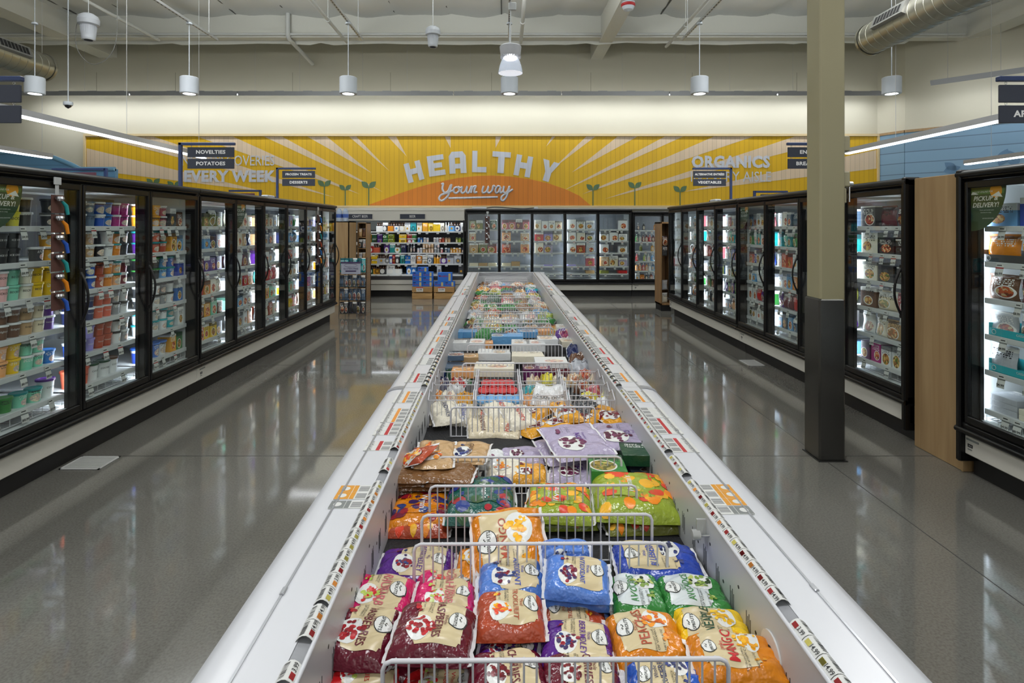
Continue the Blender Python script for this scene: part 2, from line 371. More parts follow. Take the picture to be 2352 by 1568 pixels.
# ceiling: painted insulation sheets that sag between the purlins
ce = MB()
def cz(u, v_):
    x = -13.5+27*u; y = -7+21.7*v_; f = (x/1.22) % 1
    g = (y/2.4) % 1
    return (x, y, CEIL-.04-.11*math.sin(PI*f)**.6*(.7+.3*math.sin(y*2.1+math.floor(x/1.22)*1.9))+.03*math.sin(7*x+3*math.sin(2*y))*math.sin(5*y))
ce.grid(cz, 220, 80)
ce.box((-13.5, -7, CEIL+.12), (13.5, 14.7, CEIL+.2))
CEILM = plain('ceiling_sheet', (214, 216, 212), .6, bump=.25, bscale=5); BEAM = plain('beam_paint', (214, 214, 204), .6, bump=.15, bscale=9)
ce.build('ceiling', CEILM, kind='structure')
smc = MB()
for k in range(22): smc.box((-13.5+k*1.22-.012, -6.9, CEIL-.065), (-13.5+k*1.22+.012, 12.99, CEIL-.03))
smc.build('ceiling_trim', plain('sheet_seam', (96, 96, 92), .7), kind='structure')
bm_ = MB(); bm_.box((-13.4, 13.0, 6.06), (13.4, 13.22, 6.6)); bm_.box((-13.4, 12.97, 6.02), (13.4, 13.22, 6.06)); bm_.build('ceiling_beam', BEAM, kind='structure')
def girder(x0, x1, z0, y0=-6.9):
    mb = MB(); mb.box((x0, y0, z0), (x1, WALLY, CEIL+.1)); mb.build('ceiling_girder', BEAM, kind='structure')
girder(-10.45, -9.98, 6.03); girder(2.2, 2.5, 5.98); girder(10.6, 11.1, 6.03)
tf = MB()                                                  # torn foil edge under the ledger
random.seed(3); x = -13
pts = []
while x < 9.5: pts.append((x, 5.99-random.random()*.07)); x += .2+random.random()*.5
tf.prism([(-13, 6.05)]+pts+[(9.5, 6.05)], Z0, 13.225, 13.235); tf.build('ceiling_trim', BEAM, kind='structure')

# ---------------------------------------------------------------- the mural
MY = 14.5
def mp(px, py): return ((px-VPX)*MY/FPX, CAMZ+(VPY-py)*MY/FPX)
MYEL = plank_material('mural_yellow', (210, 168, 14)); MCRM = plank_material('mural_cream', (212, 190, 160)); MORG = plank_material('mural_orange', (206, 122, 26))
MGRN = plank_material('mural_green', (84, 112, 76)); MTXT = plank_material('mural_lettering', (196, 200, 208), depth=.25)
mu = thing('mural', 'yellow sunburst mural of vertical boards reading HEALTHY your way', 'mural', (-.6, MY, 2.2))
mul = Vector((-.6, MY, 2.2))
def mur(name, mb, mat, **k):
    mb.v = [(x-mul.x, y-mul.y, z-mul.z) for x, y, z in mb.v]; return mb.build(name, mat, mu, **k)
x0, z0 = mp(198, 472); x1, z1 = mp(2014, 313)
m = MB(); m.box((x0, MY, z0), (x1, WALLY, z1)); mur('board', m, MYEL)
m = MB()
for a, b in (((x0-.05, z1), (x1+.04, z1+.06)), ((x0-.05, z0-.05), (x1+.04, z0))): m.box((a[0], MY-.04, a[1]), (b[0], WALLY, b[1]))
for xx in (x0-.05, x1): m.box((xx, MY-.04, z0), (xx+.05, WALLY, z1))
mur('frame', m, plain('mural_frame', (206, 186, 142), .5))
def clip(poly, ytop=313.5, ybot=472, xl=199, xr=2013):
    def cut(P, ins, inter):
        out = []
        for i, p in enumerate(P):
            q = P[(i+1) % len(P)]
            if ins(p): out.append(p)
            if ins(p) != ins(q): out.append(inter(p, q))
        return out
    def iy(y): return lambda p, q: (p[0]+(q[0]-p[0])*(y-p[1])/(q[1]-p[1]), y)
    def ix(x): return lambda p, q: (x, p[1]+(q[1]-p[1])*(x-p[0])/(q[0]-p[0]))
    for ins, it in ((lambda p: p[1] >= ytop, iy(ytop)), (lambda p: p[1] <= ybot, iy(ybot)), (lambda p: p[0] >= xl, ix(xl)), (lambda p: p[0] <= xr, ix(xr))):
        if poly: poly = cut(poly, ins, it)
    return poly
rays = [[(608, 440), (198, 340), (198, 389)], [(768, 453), (228, 315), (198, 315), (198, 313), (351, 313)], [(827, 446), (451, 313), (534, 313)], [(880, 441), (605, 313), (647, 313)],
        [(853, 397), (705, 313), (750, 313)], [(895, 393), (801, 313), (818, 313)], [(934, 359), (890, 313), (910, 313)], [(1035, 340), (1021, 313), (1035, 313)],
        [(1138, 340), (1138, 313), (1152, 313)], [(1254, 337), (1268, 313), (1276, 313)], [(1269, 388), (1347, 313), (1368, 313)], [(1313, 396), (1419, 313), (1465, 313)],
        [(1291, 439), (1528, 313), (1570, 313)], [(1337, 446), (1641, 313), (1732, 313)], [(1388, 457), (1827, 313), (1950, 313)], [(1570, 440), (2013, 344), (2013, 387)]]
for r in rays:
    p = clip(r)
    if len(p) > 2: m = MB(); m.prism([mp(*q) for q in p], Z0, MY-.003, MY); mur('painted_ray', m, MCRM)
arc = [(842, 472), (878, 459), (915, 445), (960, 430), (1005, 418), (1050, 409), (1095, 404), (1130, 403), (1170, 405), (1215, 411), (1260, 421), (1300, 435), (1330, 449), (1357, 472)]
m = MB(); m.prism([mp(*q) for q in arc], Z0, MY-.006, MY); mur('painted_sun', m, MORG)
for px, top, s in ((745, 428, 1), (793, 437, .9), (847, 432, 1.1), (1362, 437, 1), (1458, 432, 1), (1562, 441, 1), (352, 424, 1), (400, 430, 1)):
    m = MB(); X, Z = mp(px, top); m.box((X-.013, MY-.008, z0), (X+.013, MY, Z))
    for an in (.75, PI-.75): m.prism(leafpoly(X, Z, .23*s, an), Z0, MY-.008, MY)
    mur('painted_sprout', m, MGRN)
# HEALTHY in block capitals along an arc
LET = dict(H=[(0,0,.32,1),(.68,0,1,1),(.32,.38,.68,.66)], E=[(0,0,.36,1),(.36,0,1,.25),(.36,.38,.85,.62),(.36,.75,1,1)], L=[(0,0,.36,1),(.36,0,1,.25)],
           T=[(.33,0,.68,.75),(0,.75,1,1)])
def letter_polys(ch):
    if ch == 'A': return [[(0, 0), (0, .8), (.18, 1), (.35, 1), (.35, 0)], [(.65, 0), (.65, 1), (.82, 1), (1, .8), (1, 0)], [(.35, .22), (.35, .44), (.65, .44), (.65, .22)], [(.35, .72), (.35, 1), (.65, 1), (.65, .72)]]
    if ch == 'Y': return [[(.32, 0), (.32, .45), (0, 1), (.36, 1), (.5, .66), (.64, 1), (1, 1), (.68, .45), (.68, 0)]]
    return [[(a, b), (c, b), (c, d), (a, d)] for a, b, c, d in LET[ch]]
m = MB()
for ch, cx_, cy_, wd, ht, an in (('H', 951, 394, 38, 45, 15), ('E', 1002, 380, 38, 47, 8), ('A', 1051, 373, 39, 50, 3), ('L', 1101, 371, 33, 49, -1), ('T', 1151, 373, 42, 49, -4), ('H', 1202, 381, 38, 48, -10), ('Y', 1260, 393, 40, 48, -17)):
    a = math.radians(an); ca, sa = math.cos(a), math.sin(a); m = MB()
    for poly in letter_polys(ch):
        P = [((x-.5)*wd, (y-.5)*ht) for x, y in poly]
        m.prism([mp(cx_+x*ca-y*sa, cy_-(x*sa+y*ca)) for x, y in P], Z0, MY-.012, MY)
    mur('painted_letter', m, MTXT)
m = MB()
for st in ([(700,1245),(712,1240),(706,1275),(722,1300),(745,1290),(762,1250)], [(768,1243),(757,1290),(737,1330),(702,1355),(684,1340),(700,1315),(745,1300),(780,1285)],
           [(808,1262),(786,1272),(785,1297),(803,1303),(820,1285),(812,1262),(826,1268),(842,1262)], [(842,1258),(832,1290),(842,1303),(860,1292),(875,1258),(868,1290),(880,1303),(892,1285),(905,1255),(900,1303)],
           [(902,1285),(915,1262),(932,1258),(924,1275),(922,1300),(942,1296)], [(985,1255),(975,1290),(985,1303),(1005,1290),(1018,1258),(1010,1290),(1022,1303),(1042,1285),(1050,1255),(1062,1262)],
           [(1097,1262),(1080,1257),(1065,1280),(1068,1302),(1085,1295),(1100,1260),(1095,1290),(1102,1303),(1115,1290)], [(1122,1256),(1117,1290),(1130,1303),(1148,1285),(1160,1255),(1150,1295),(1135,1335),(1115,1355),(1102,1345),(1112,1322),(1150,1300),(1182,1278)],
           [(748,1338),(900,1335),(1080,1331)]):
    P = spline([(*mp(776+a/2.94, b/2.94), 0) for a, b in st], 5)
    m.tube([(p.x, MY-.012, p.y) for p in P], .027, 8)
mur('painted_script', m, MTXT)
def mtext(s, px, py, hpx, bold, wpx):
    m = MB(); X, Z = mp(px, py); h = hpx*MY/FPX/.72; vs_, _ = glyphs(s, bold, .006, 0)
    ww = max(q[0] for q in vs_)-min(q[0] for q in vs_); sx = wpx*MY/FPX/(ww*h)
    m.text(s, h, lambda x, y, z: (X+x, MY-.008-z, Z+y), 0, bold, .006, 0, sx); mur('painted_slogan', m, MTXT)
mtext('NEW DISCOVERIES', 524, 370, 24, .0, 212); mtext('EVERY WEEK', 526, 406, 25, .045, 210)
mtext('ORGANICS', 1678, 373, 26, .045, 180); mtext('IN EVERY AISLE', 1678, 407, 24, .0, 184)
# pale ledge band under the mural
m = MB(); m.box((x0, MY-.02, 2.12), (9.4, WALLY, z0-.05)); m.box((x0, MY-.05, 2.14), (9.4, WALLY, 2.17)); m.build('wall_back_trim', PANEL, kind='structure')
m = MB(); m.box((-4.6, WALLY-.5, 0), (-4.5, WALLY, 2.1)); m.build('wall_back_return', PANEL, kind='structure')

# blue arched department board, far left
m = MB()
out = [(-80, 420), (-80, 372), (-30, 355), (30, 347), (80, 350), (125, 362), (160, 376), (185, 388), (264, 388), (264, 420)]
Yb = 12.2
m.prism([(wall_at(x, y, Yb)[0], wall_at(x, y, Yb)[2]) for x, y in out], Z0, Yb, Yb+.1)
o = m.build('department_board', plank_material('blue_board', (88, 134, 168), axis=2, pitch=.25, depth=.3), label='blue arched department board of horizontal planks above left freezers', cat='sign')
m = MB(); P = [wall_at(x, y, Yb) for x, y in out[1:-1]]; m.tube([(a, Yb, c) for a, b, c in P], .05, 6); m.build('rim', plain('blue_rim', (110, 158, 188), .5), o)

# ================================================================ column
cb = at(1884, 1063, 0)
co = thing('column', 'tall cream square column with steel sleeve around its foot, right aisle', 'column', (2.36, 4.17, 0))
CREAMP = plain('column_paint', (142, 136, 106), .5)
m = MB(); m.bbox((-.088, -.092, 0), (.094, .1, CEIL), .012); m.build('shaft', CREAMP, co)
m = MB(); m.bbox((-.1, -.1, 0), (.09, .11, 1.17), .012); m.build('steel_sleeve', plain('brushed_steel', (88, 87, 84), .25, .9), co, label='brushed dark steel sleeve')
m = MB(); m.box((-.11, -.112, 0), (.1, .115, .008)); m.build('base_plate', plain('dark_steel', (60, 60, 58), .4, .6), co)
GREIGE = plain('junction_paint', (150, 144, 116), .5)
for z0_, z1_, w_ in ((2.24, 2.35, .06), (1.98, 2.09, .06), (1.86, 1.97, .035)):
    m = MB(); m.bbox((.094, -.05, z0_), (.094+w_, .06, z1_), .006); b = m.build('junction_box', GREIGE, co)
    m = MB(); m.cyl((.094+w_, 0, z0_+.05), (.1+w_, 0, z0_+.05), .012, 10); m.build('cover_screw', CHROME, b)
m = MB(); m.cyl((.105, .0, 2.35), (.105, .0, 5.9), .011, 8); m.cyl((.105, 0, 2.09), (.105, 0, 2.24), .011, 8); m.build('conduit', GREIGE, co)
m = MB(); m.cyl((.155, -.02, 2.0), (.185, -.02, 2.0), .02, 10); m.cyl((.165, -.02, 1.98), (.165, -.02, 1.87), .007, 8); m.build('sensor', CHROME, co)

# ================================================================ ceiling services
for i, (X, Y0, Y1, z, r) in enumerate([(-7.95, 5, 13.0, 5.97, .035), (-3.63, 5, 13.0, 5.92, .035), (.36, 5, 12.9, 5.88, .04), (3.7, 5, 13.0, 5.82, .035), (8.35, 5, 13.0, 5.9, .035)]):
    m = MB(); m.cyl((0, Y0, 0), (0, Y1, 0), r, 10)
    for y in (8.5, 11.6): m.cyl((0, y, 0), (0, y, HANG-z), .008, 6); m.tube([(0, y-.02, 0), (0, y+.02, 0)], r*1.4, 10)
    m.build('sprinkler_pipe', plain('white_pipe', (206, 208, 204), .4), None, (X, 0, z), label='white sprinkler pipe under ceiling, '+ORD[i]+' from the left', cat='pipe', group='sprinkler pipes')
m = MB(); m.cyl((-13, 12.93, 6.08), (10.5, 12.93, 6.08), .03, 10)
m.build('sprinkler_main', plain('white_pipe', (206, 208, 204), .4), label='long white pipe running across along the foot of the ceiling beam', cat='pipe')
m = MB(); m.tube(spline([(-4.95, 12.9, 6.6), (-4.95, 12.9, 6.15), (-4.95, 12.95, 6.0), (-4.93, 13.2, 5.95), (-4.9, 14.4, 5.83)], 5), .05, 10)
m.build('drain_pipe', plain('white_pipe', (206, 208, 204), .4), label='short white pipe elbowing down through the beam to the wall', cat='pipe')
STRUT = plain('strut_channel', (186, 188, 188), .35, .3); PEND = plain('pendant_shade', (196, 203, 210), .4)
PX = [-8.1, -5.44, -2.7, .075, 3.35, 6.66]; PY = 9.75
for i, X in enumerate(PX):
    if i in (1, 2, 3, 4):
        m = MB(); m.box((-.02, 3.5, 0), (.02, 10.7, .04))
        for k in range(70): m.box((-.008, 3.55+k*.1, -.001), (.008, 3.59+k*.1, 0), 1)
        for y in (6, 8.6, 10.4): m.cyl((0, y, .04), (0, y, HANG-5.2), .006, 6)
        m.build('strut_channel', [STRUT, INK], None, (X, 0, 5.2), label='white slotted strut channel above the '+ORD[i]+' pendant lamp from left', cat='channel', group='strut channels')
    p = thing('pendant_lamp', 'white cylinder pendant lamp on a thin rod, '+ORD[i]+' from the left', 'lamp', (X, PY, 3.97), 0, 'cylinder pendant lamps')
    m = MB(); m.lathe([(.0, .29), (.135, .29), (.148, .28), (.148, .01), (.14, 0), (.1, .0), (.1, .04)], 28); m.build('shade', PEND, p)
    m = MB(); m.lathe([(.1, .015), (.0, .02)], 20); m.build('lens', plain('pendant_lens', (255, 252, 244), .4, emit=5), p)
    m = MB(); m.cyl((0, 0, .29), (0, 0, 1.2), .008, 8); m.build('rod', PEND, p)
    m = MB(); m.lathe([(.0, 1.2), (.05, 1.2), (.045, 1.23), (0, 1.24)], 14)
    if i in (0, 5): m.cyl((0, 0, 1.22), (0, 0, HANG-3.97), .006, 6)
    m.build('canopy', PEND, p)
    d = bpy.data.lights.new('pendant_light', 'SPOT'); d.energy = 60; d.spot_size = 1.7; d.spot_blend = .8; d.shadow_soft_size = .1; d.color = (1, .96, .9)
    o = bpy.data.objects.new('pendant_light', d); COL.objects.link(o); o.location = (X, PY, 3.96)
# high-bay lamp over the long freezer
p = thing('high_bay_lamp', 'ribbed clear-reflector high-bay lamp above the central pendant', 'lamp', (.085, 8.8, 4.07))
m = MB(); m.lathe([(0, .43), (.15, .43), (.17, .41), (.158, .3), (.15, .26), (.0, .26)], 28); m.build('driver_housing', plain('lamp_housing', (176, 178, 182), .4), p)
m = MB()
for k in range(24):
    a = 2*PI*k/24; m.box((.12, -.004, .235), (.16, .004, .27), 0, Matrix.Rotation(a, 4, 'Z'))
m.build('heat_sink', plain('lamp_housing', (176, 178, 182), .4), p)
m = MB(); m.lathe([(.1, .25), (.14, .2), (.17, .12), (.188, .03), (.192, .0), (.186, .0)], 32)
pm, nt, b = principled('prismatic_reflector'); b.inputs['Base Color'].default_value = rgb(200, 208, 220); b.inputs['Roughness'].default_value = .15; b.inputs['Alpha'].default_value = .45
m.build('reflector', pm, p)
m = MB(); m.lathe([(.188, .004), (.0, .002)], 28); m.build('lens', plain('lamp_lens', (214, 218, 226), .3, emit=.8), p)
m = MB(); m.lathe([(.0, .25), (.09, .25), (.085, .215), (0, .21)], 20); m.build('bulb', plain('lamp_glow', (255, 255, 255), .4, emit=8), p)
m = MB(); m.cyl((0, 0, .43), (0, 0, HANG-4.07), .01, 8); m.bbox((-.03, -.02, .98), (.09, .02, 1.1), .008); m.build('hanger', STRUT, p)
# loudspeakers
def speaker(X, Y, z, s, label, cable):
    p = thing('hanging_speaker', label, 'speaker', (X, Y, z)); W = plain('speaker_shell', (188, 192, 198), .45)
    m = MB(); m.lathe([(.07*s, .0), (.1*s, .0), (.11*s, .03), (.125*s, .27*s), (.13*s, .28*s)], 26)
    for k in range(26):
        a = 2*PI*k/26; m.cyl((.105*s*math.cos(a), .105*s*math.sin(a), .03), (.128*s*math.cos(a), .128*s*math.sin(a), .27*s), .004, 4)
    m.build('horn', W, p)
    m = MB(); m.lathe([(.13*s, .26*s), (.17*s, .28*s), (.175*s, .36*s), (.15*s, .43*s), (.09*s, .47*s), (0, .48*s)], 26); m.build('dome', W, p)
    m = MB(); m.lathe([(.1*s, .01), (.0, .02)], 20); m.build('grille', plain('speaker_grille', (70, 72, 80), .6), p)
    m = MB(); m.cyl((0, 0, .47*s), (0, 0, HANG-z), .008, 6); m.build('hanger', STRUT, p)
    if cable:
        m = MB(); m.tube(spline([(.0, 0, .5), (-.2, 0, .3), (-.2, 0, -.15), (.05, 0, -.42), (.35, 0, -.3), (.5, 0, .1), (.5, 0, 1.2)], 8), .006, 5); m.build('cable', plain('grey_cable', (120, 120, 116), .5), p)
speaker(-7.36, 10, 4.98, .98, 'white ribbed bell-shaped loudspeaker hanging at upper left with looped cable', True)
speaker(-1.3, 10.2, 4.92, .78, 'smaller white bell-shaped loudspeaker left of the high-bay lamp', False)
# dome camera on a rod
p = thing('dome_camera', 'small white dome camera hanging on a long thin rod, left', 'camera', (-7.72, 10, 3.8))
m = MB(); m.lathe([(0, .09), (.07, .09), (.075, .06), (.07, .03), (.06, .03)], 18); m.build('housing', PEND, p)
m = MB(); m.lathe([(.055, .03), (.045, .0), (.0, -.03)], 16); m.build('dome', plain('smoked_dome', (20, 20, 26), .1), p)
m = MB(); m.cyl((0, 0, .09), (0, 0, HANG-3.8-.3), .009, 6); m.build('rod', PEND, p)
# alarm strobe under the girder
p = thing('alarm_strobe', 'round white alarm with red band on the ceiling girder, cut by photo edge', 'alarm', (2.36, 10.85, 5.82))
m = MB(); m.lathe([(.0, .28), (.12, .28), (.13, .12), (.12, .08)], 20); m.build('housing', PEND, p)
m = MB(); m.lathe([(.125, .14), (.135, .13), (.135, .1), (.12, .08)], 20); m.build('band', REDP, p)
m = MB(); m.lathe([(.12, .08), (.09, .02), (.0, -.01)], 18); m.build('dome', PEND, p)
# spiral ducts
def duct(X, z, y0, y1, r, label, grille_y, side):
    p = thing('air_duct', label, 'duct', (X, y1, z)); S = plain('galvanised_duct', (158, 156, 142), .3, .75)
    m = MB(); m.tube([(0, y0-y1+k*(y1-y0)/40, 0) for k in range(41)], r, 32, closed=False)
    m.build('pipe', S, p)
    m = MB(); pts = []
    turns = (y1-y0)/.16
    for k in range(int(turns*20)): a = 2*PI*k/20; pts.append(((r+.002)*math.cos(a), -(k/20)*.16, (r+.002)*math.sin(a)))
    m.tube(pts, .006, 4); m.build('seam', S, p)
    m = MB(); m.lathe([(r+.012, -.02), (r+.012, .03), (r, .03), (0, .03)], 32, T=Matrix.Rotation(-PI/2, 4, 'X')); m.build('end_cap', S, p)
    T = Matrix.Rotation(side, 4, 'Y')
    m = MB(); m.box((r-.06, grille_y-.42, -.1), (r+.05, grille_y+.3, .1), 0, T); gr = m.build('grille', plain('duct_boot', (150, 150, 146), .35, .6), p)
    m = MB(); m.box((r+.05, grille_y-.36, -.065), (r+.053, grille_y+.24, .065), 0, T)
    m.build('opening', plain('duct_dark', (16, 16, 17), .8), gr)
    m = MB()
    for k in range(9): m.box((r+.052, grille_y-.36+k*.075, -.065), (r+.058, grille_y-.353+k*.075, .065), 0, T)
    m.build('louvre', plain('duct_boot', (150, 150, 146), .35, .6), gr)
duct(6.15, 4.83, -2, 9.5, .255, 'spiral steel air duct under the ceiling at upper right', -.75, PI*1.12)
duct(-8.9, 4.75, -2, 10.9, .255, 'spiral steel air duct under the ceiling at upper left', -.9, -.35)

# linear lamps
HOUS = plain('lamp_body', (150, 152, 154), .4, .2)
def linear(name, label, p, q, wd, ht, group, power=4.5, wires=(), lip=False):
    p, q = Vector(p), Vector(q); d = q-p; rz = math.atan2(d.y, d.x); L_ = d.length
    t = thing(name, label, 'lamp', p, rz, group)
    m = MB(); m.box((0, -wd/2, .012), (L_, wd/2, ht)); m.box((-.01, -wd/2, 0), (0, wd/2, ht)); m.box((L_, -wd/2, 0), (L_+.01, wd/2, ht)); 
    if lip: m.box((0, -wd/2-.008, -.05), (L_, -wd/2, ht))
    m.build('housing', HOUS, t)
    m = MB(); m.bbox((.0, -wd/2+.006, -.012), (L_, wd/2-.006, .012), .006); m.build('diffuser', plain('lamp_diffuser_%g' % power, (244, 248, 255), .4, emit=power), t)
    for x in wires:
        m = MB(); m.cyl((x, 0, ht), (x, 0, HANG-p.z), .004, 5); m.build('wire', STRUT, t)
linear('strip_lamp', 'long white strip lamp hanging above the aisle behind the left freezers', (-5.95, -1, 3.04), (-5.95, 11.2, 3.04), .1, .09, 'aisle strip lamps', 5, (2.5, 5.2, 7.6, 9.9, 12.0))
linear('strip_lamp', 'farthest left strip lamp, just its end in view', (-9.0, -1, 3.04), (-9.0, 11.2, 3.04), .1, .09, 'aisle strip lamps', 5, (5, 9.4, 12))
linear('strip_lamp', 'long white strip lamp above the aisle behind the right freezers', (6.35, -1, 3.04), (6.35, 10.5, 3.04), .1, .09, 'aisle strip lamps', 5, (2.5, 5.2, 7.9, 10.2))
linear('strip_lamp', 'farthest right strip lamp, in front of the blue wall', (9.45, -1, 2.96), (9.45, 11.6, 2.96), .1, .09, 'aisle strip lamps', 5, (5, 9.4, 12))
for i in range(8):
    xa = -11.9+i*2.66
    if xa > 9: break
    t = thing('wall_washer', 'grey wall-washing lamp high on the back wall, '+ORD[i]+' length from the left', 'lamp', (xa, 14.0, 4.95), 0, 'wall washers')
    L_ = 2.64 if xa+2.64 < 9.5 else 9.5-xa
    m = MB(); m.box((0, -.06, .012), (L_, .06, .07)); m.box((0, -.066, -.036), (L_, -.056, .07)); m.build('housing', HOUS, t)
    m = MB()
    for k in (.25, .9, 1.6, 2.3):
        if k < L_-.2: m.box((k, -.05, .07), (k+.22, .05, .085))
    m.build('bracket', HOUS, t)
    m = MB(); m.box((.02, -.048, .0), (L_-.02, .058, .012)); m.build('lens', plain('washer_lens', (246, 249, 255), .4, emit=27), t)
    m = MB()
    for k in (.4, 1.5): m.cyl((k, 0, .08), (k, 0, HANG-4.95), .003, 5)
    m.build('wire', STRUT, t)
linear('wall_washer', 'grey wall-washing lamp in front of the blue wall, right', (9.75, 12.95, 4.95), (12.4, 10.4, 4.95), .12, .07, 'wall washers', 22, (.3, 1.2, 2.6), True)
# ================================================================ aisle signs
def sign(X, Y, side, words, label, small=False, zt=2.75, boardm=None):
    """side +1: arm reaches towards +X from the post"""
    zb = 2.07; t = thing('aisle_sign', label, 'sign', (X, Y, zb), 0, None); s = side; H = zt-zb
    m = MB(); m.bbox((-.02, -.02, 0), (.02, .02, H), .004); m.build('post', NAVY, t)
    m = MB(); a, b = sorted((-.02*s, .69*s)); m.bbox((a, -.02, H-.035), (b, .02, H), .004); m.build('arm', NAVY, t)
    x0, x1 = sorted((.09*s, .68*s))
    for k, wd in enumerate(words):
        za = H-.055-.005-k*.145; zb_ = za-.125
        m = MB(); m.bbox((x0, -.008, zb_), (x1, .008, za), .003)
        bd = m.build('board', boardm or SIGNM, t)
        if wd:
            m = MB(); g, _ = glyphs(wd, .035, .002, 0); ww = max(q[0] for q in g)-min(q[0] for q in g)
            h = .062 if len(wd) < 11 else .052; sx = min(1.15, (.53)/(ww*h))
            m.text(wd, h, lambda x, y, z: ((x0+x1)/2+x, -.0095-z, (za+zb_)/2+y), 0, .035, .002, 0, sx); m.build('lettering', SIGNT, bd)
        m = MB()
        for xx in (x0+.05, x1-.05):
            m.tube([(xx+.008*math.cos(q), 0, za+.012+.01*math.sin(q)) for q in [k2*PI/4 for k2 in range(8)]], .0018, 4, closed=True)
            m.cyl((xx, 0, za-.004), (xx, 0, za+.004), .0025, 5)
        m.build('hook', CHROME, bd)
for (X, Y, s, wds, lb) in ((-4.1, 7.15, 1, ('NOVELTIES', 'POTATOES'), 'navy aisle sign on post with slate boards NOVELTIES and POTATOES'),
    (-4.1, 10.19, 1, ('FROZEN TREATS', 'DESSERTS'), 'navy aisle sign on post with slate boards FROZEN TREATS and DESSERTS'),
    (-4.1, 4.0, 1, ('', ''), 'nearest left aisle sign, two dark boards cut by the photo edge'),
    (4.07, 10.2, -1, ('ALTERNATIVE ENTRÉES', 'VEGETABLES'), 'navy aisle sign on post with boards ALTERNATIVE ENTRÉES and VEGETABLES'),
    (4.25, 7.15, -1, ('ENTRÉES', 'BREAKFAST'), 'aisle sign half hidden by the column, board starting with BRE'),
    (4.17, 4.0, -1, ('PIZZA', 'APPETIZERS'), 'nearest right aisle sign with board starting APPET')):
    sign(X, Y, s, wds, lb)
MARB = plain('maroon_board', (92, 52, 66), .6)
def sign2(px_post, px_arm, py, Y, label, bm):
    s = 1 if px_arm > px_post else -1; X = (px_post-VPX)*Y/FPX; L_ = abs(px_arm-px_post)*Y/FPX; z = CAMZ+(VPY-py)*Y/FPX
    t = thing('aisle_sign', label, 'sign', (X, Y, 0), 0); m = MB(); m.bbox((-.025, -.02, 0), (.025, .02, z), .004); m.build('post', NAVY, t)
    m = MB(); a, b = sorted((0, L_*s)); m.bbox((a, -.02, z-.04), (b, .02, z), .004); m.build('arm', NAVY, t)
    m = MB(); a, b = sorted((L_*.18*s, L_*.95*s)); m.bbox((a, -.01, z-.24), (b, .01, z-.07), .004); m.build('board', bm, t)
sign2(243, 120, 386, 9.3, 'distant aisle sign with maroon board left of NOVELTIES, over freezer top', MARB)
sign2(598, 526, 436, 12.0, 'distant aisle sign with maroon board between the two left slate signs', MARB)
sign2(1733, 1809, 438, 11.2, 'distant aisle sign with slate board just left of the column', SIGNM)

# ================================================================ products
_mesh = {}
def cached(key, fn):
    if key not in _mesh: _mesh[key] = fn()
    return _mesh[key]
def tub_mesh(r0, r1, h, text=None, tcol='ink'):
    def f():
        m = MB(); m.lathe([(0, 0), (r0, 0), (r1, h)], 20)
        if text:
            g, _ = glyphs(text, .01, 0, 0); ww = max(q[0] for q in g)-min(q[0] for q in g); s = min(.026 if r1 < .06 else .032, 2*r1*(.85 if r1 < .06 else 1.1)/ww)
            def fn(x, y, z):
                zz = h*.55+y; R = r0+(r1-r0)*zz/h+.0006; a = x/R; return (R*math.sin(a), -R*math.cos(a), zz)
            m.text(text, s, fn, 1, .01)
        return m.mesh('tub', [PK_TUB if not text else OC, INK if tcol == 'ink' else TAGM])
    return cached(('tub', r0, r1, h, text, tcol), f)
def lid_mesh(r, h=.012):
    def f():
        m = MB(); m.lathe([(r+.001, -h), (r+.0045, -h), (r+.0045, 0), (r+.002, .002), (r-.004, .002), (r-.005, -.001), (0, -.001)], 20)
        return m.mesh('lid', [OC])
    return cached(('lid', r, h), f)
def box_mesh(w, h, d, kind='box'):
    def f():
        m = MB(); m.bbox((-w/2, 0, 0), (w/2, d, h), .0015); return m.mesh('carton', [{'box': PK_BOX, 'flat': PK_FLAT, 'drink': PK_DRK}[kind]])
    return cached(('box', round(w, 3), round(h, 3), round(d, 3), kind), f)
def pouch_mesh(w, h, d, seed):
    """standing pillow pouch, front towards -Y"""
    def f():
        rnd = random.Random(seed); m = MB(); a = [rnd.uniform(0, 6) for _ in range(4)]
        def side(sg):
            def fn(u, v):
                x = (u-.5)*w; e = max(0, 1-abs(2*u-1)**3.2); g = max(0, 1-abs(2*v-1)**4) if v > .5 else max(0, 1-(1-2*v)**8)
                t = d/2*math.sqrt(e*g)*(1+.12*math.sin(9*u+a[0])*math.sin(8*v+a[1]))
                lean = .006*math.sin(6*v+a[2])
                return (x*(1-.06*g), d/2-sg*t+lean+.003*math.sin(20*u+a[3])*(1-g), v*h)
            return fn
        m.grid(side(1), 12, 14); m.grid(lambda u, v: side(-1)(1-u, v), 12, 14)
        return m.mesh('pouch', [PK_BAG])
    return cached(('pouch', round(w, 3), round(h, 3), round(d, 3), seed), f)
def seal_mesh(w, h, d):
    def f():
        m = MB(); m.bbox((-w/2, d/2-.002, h-.008), (w/2, d/2+.004, h+.006), .001); return m.mesh('seal', [OC])
    return cached(('seal', w, h, d), f)
def bottle_mesh(r, h, kind):
    def f():
        m = MB()
        if kind == 'can': m.lathe([(0, 0), (r*.85, 0), (r, h*.05), (r, h*.9), (r*.8, h*.97), (r*.8, h), (0, h*.99)], 14)
        else: m.lathe([(0, 0), (r, 0), (r, h*.6), (r*.38, h*.78), (r*.34, h*.96), (0, h*.96)], 14)
        return m.mesh(kind, [PK_TUB])
    return cached(('bottle', r, h, kind), f)
def cap_mesh(r, h):
    def f():
        m = MB(); m.lathe([(r*.42, h*.92), (r*.42, h), (0, h)], 12); return m.mesh('cap', [OC])
    return cached(('cap', r, h), f)

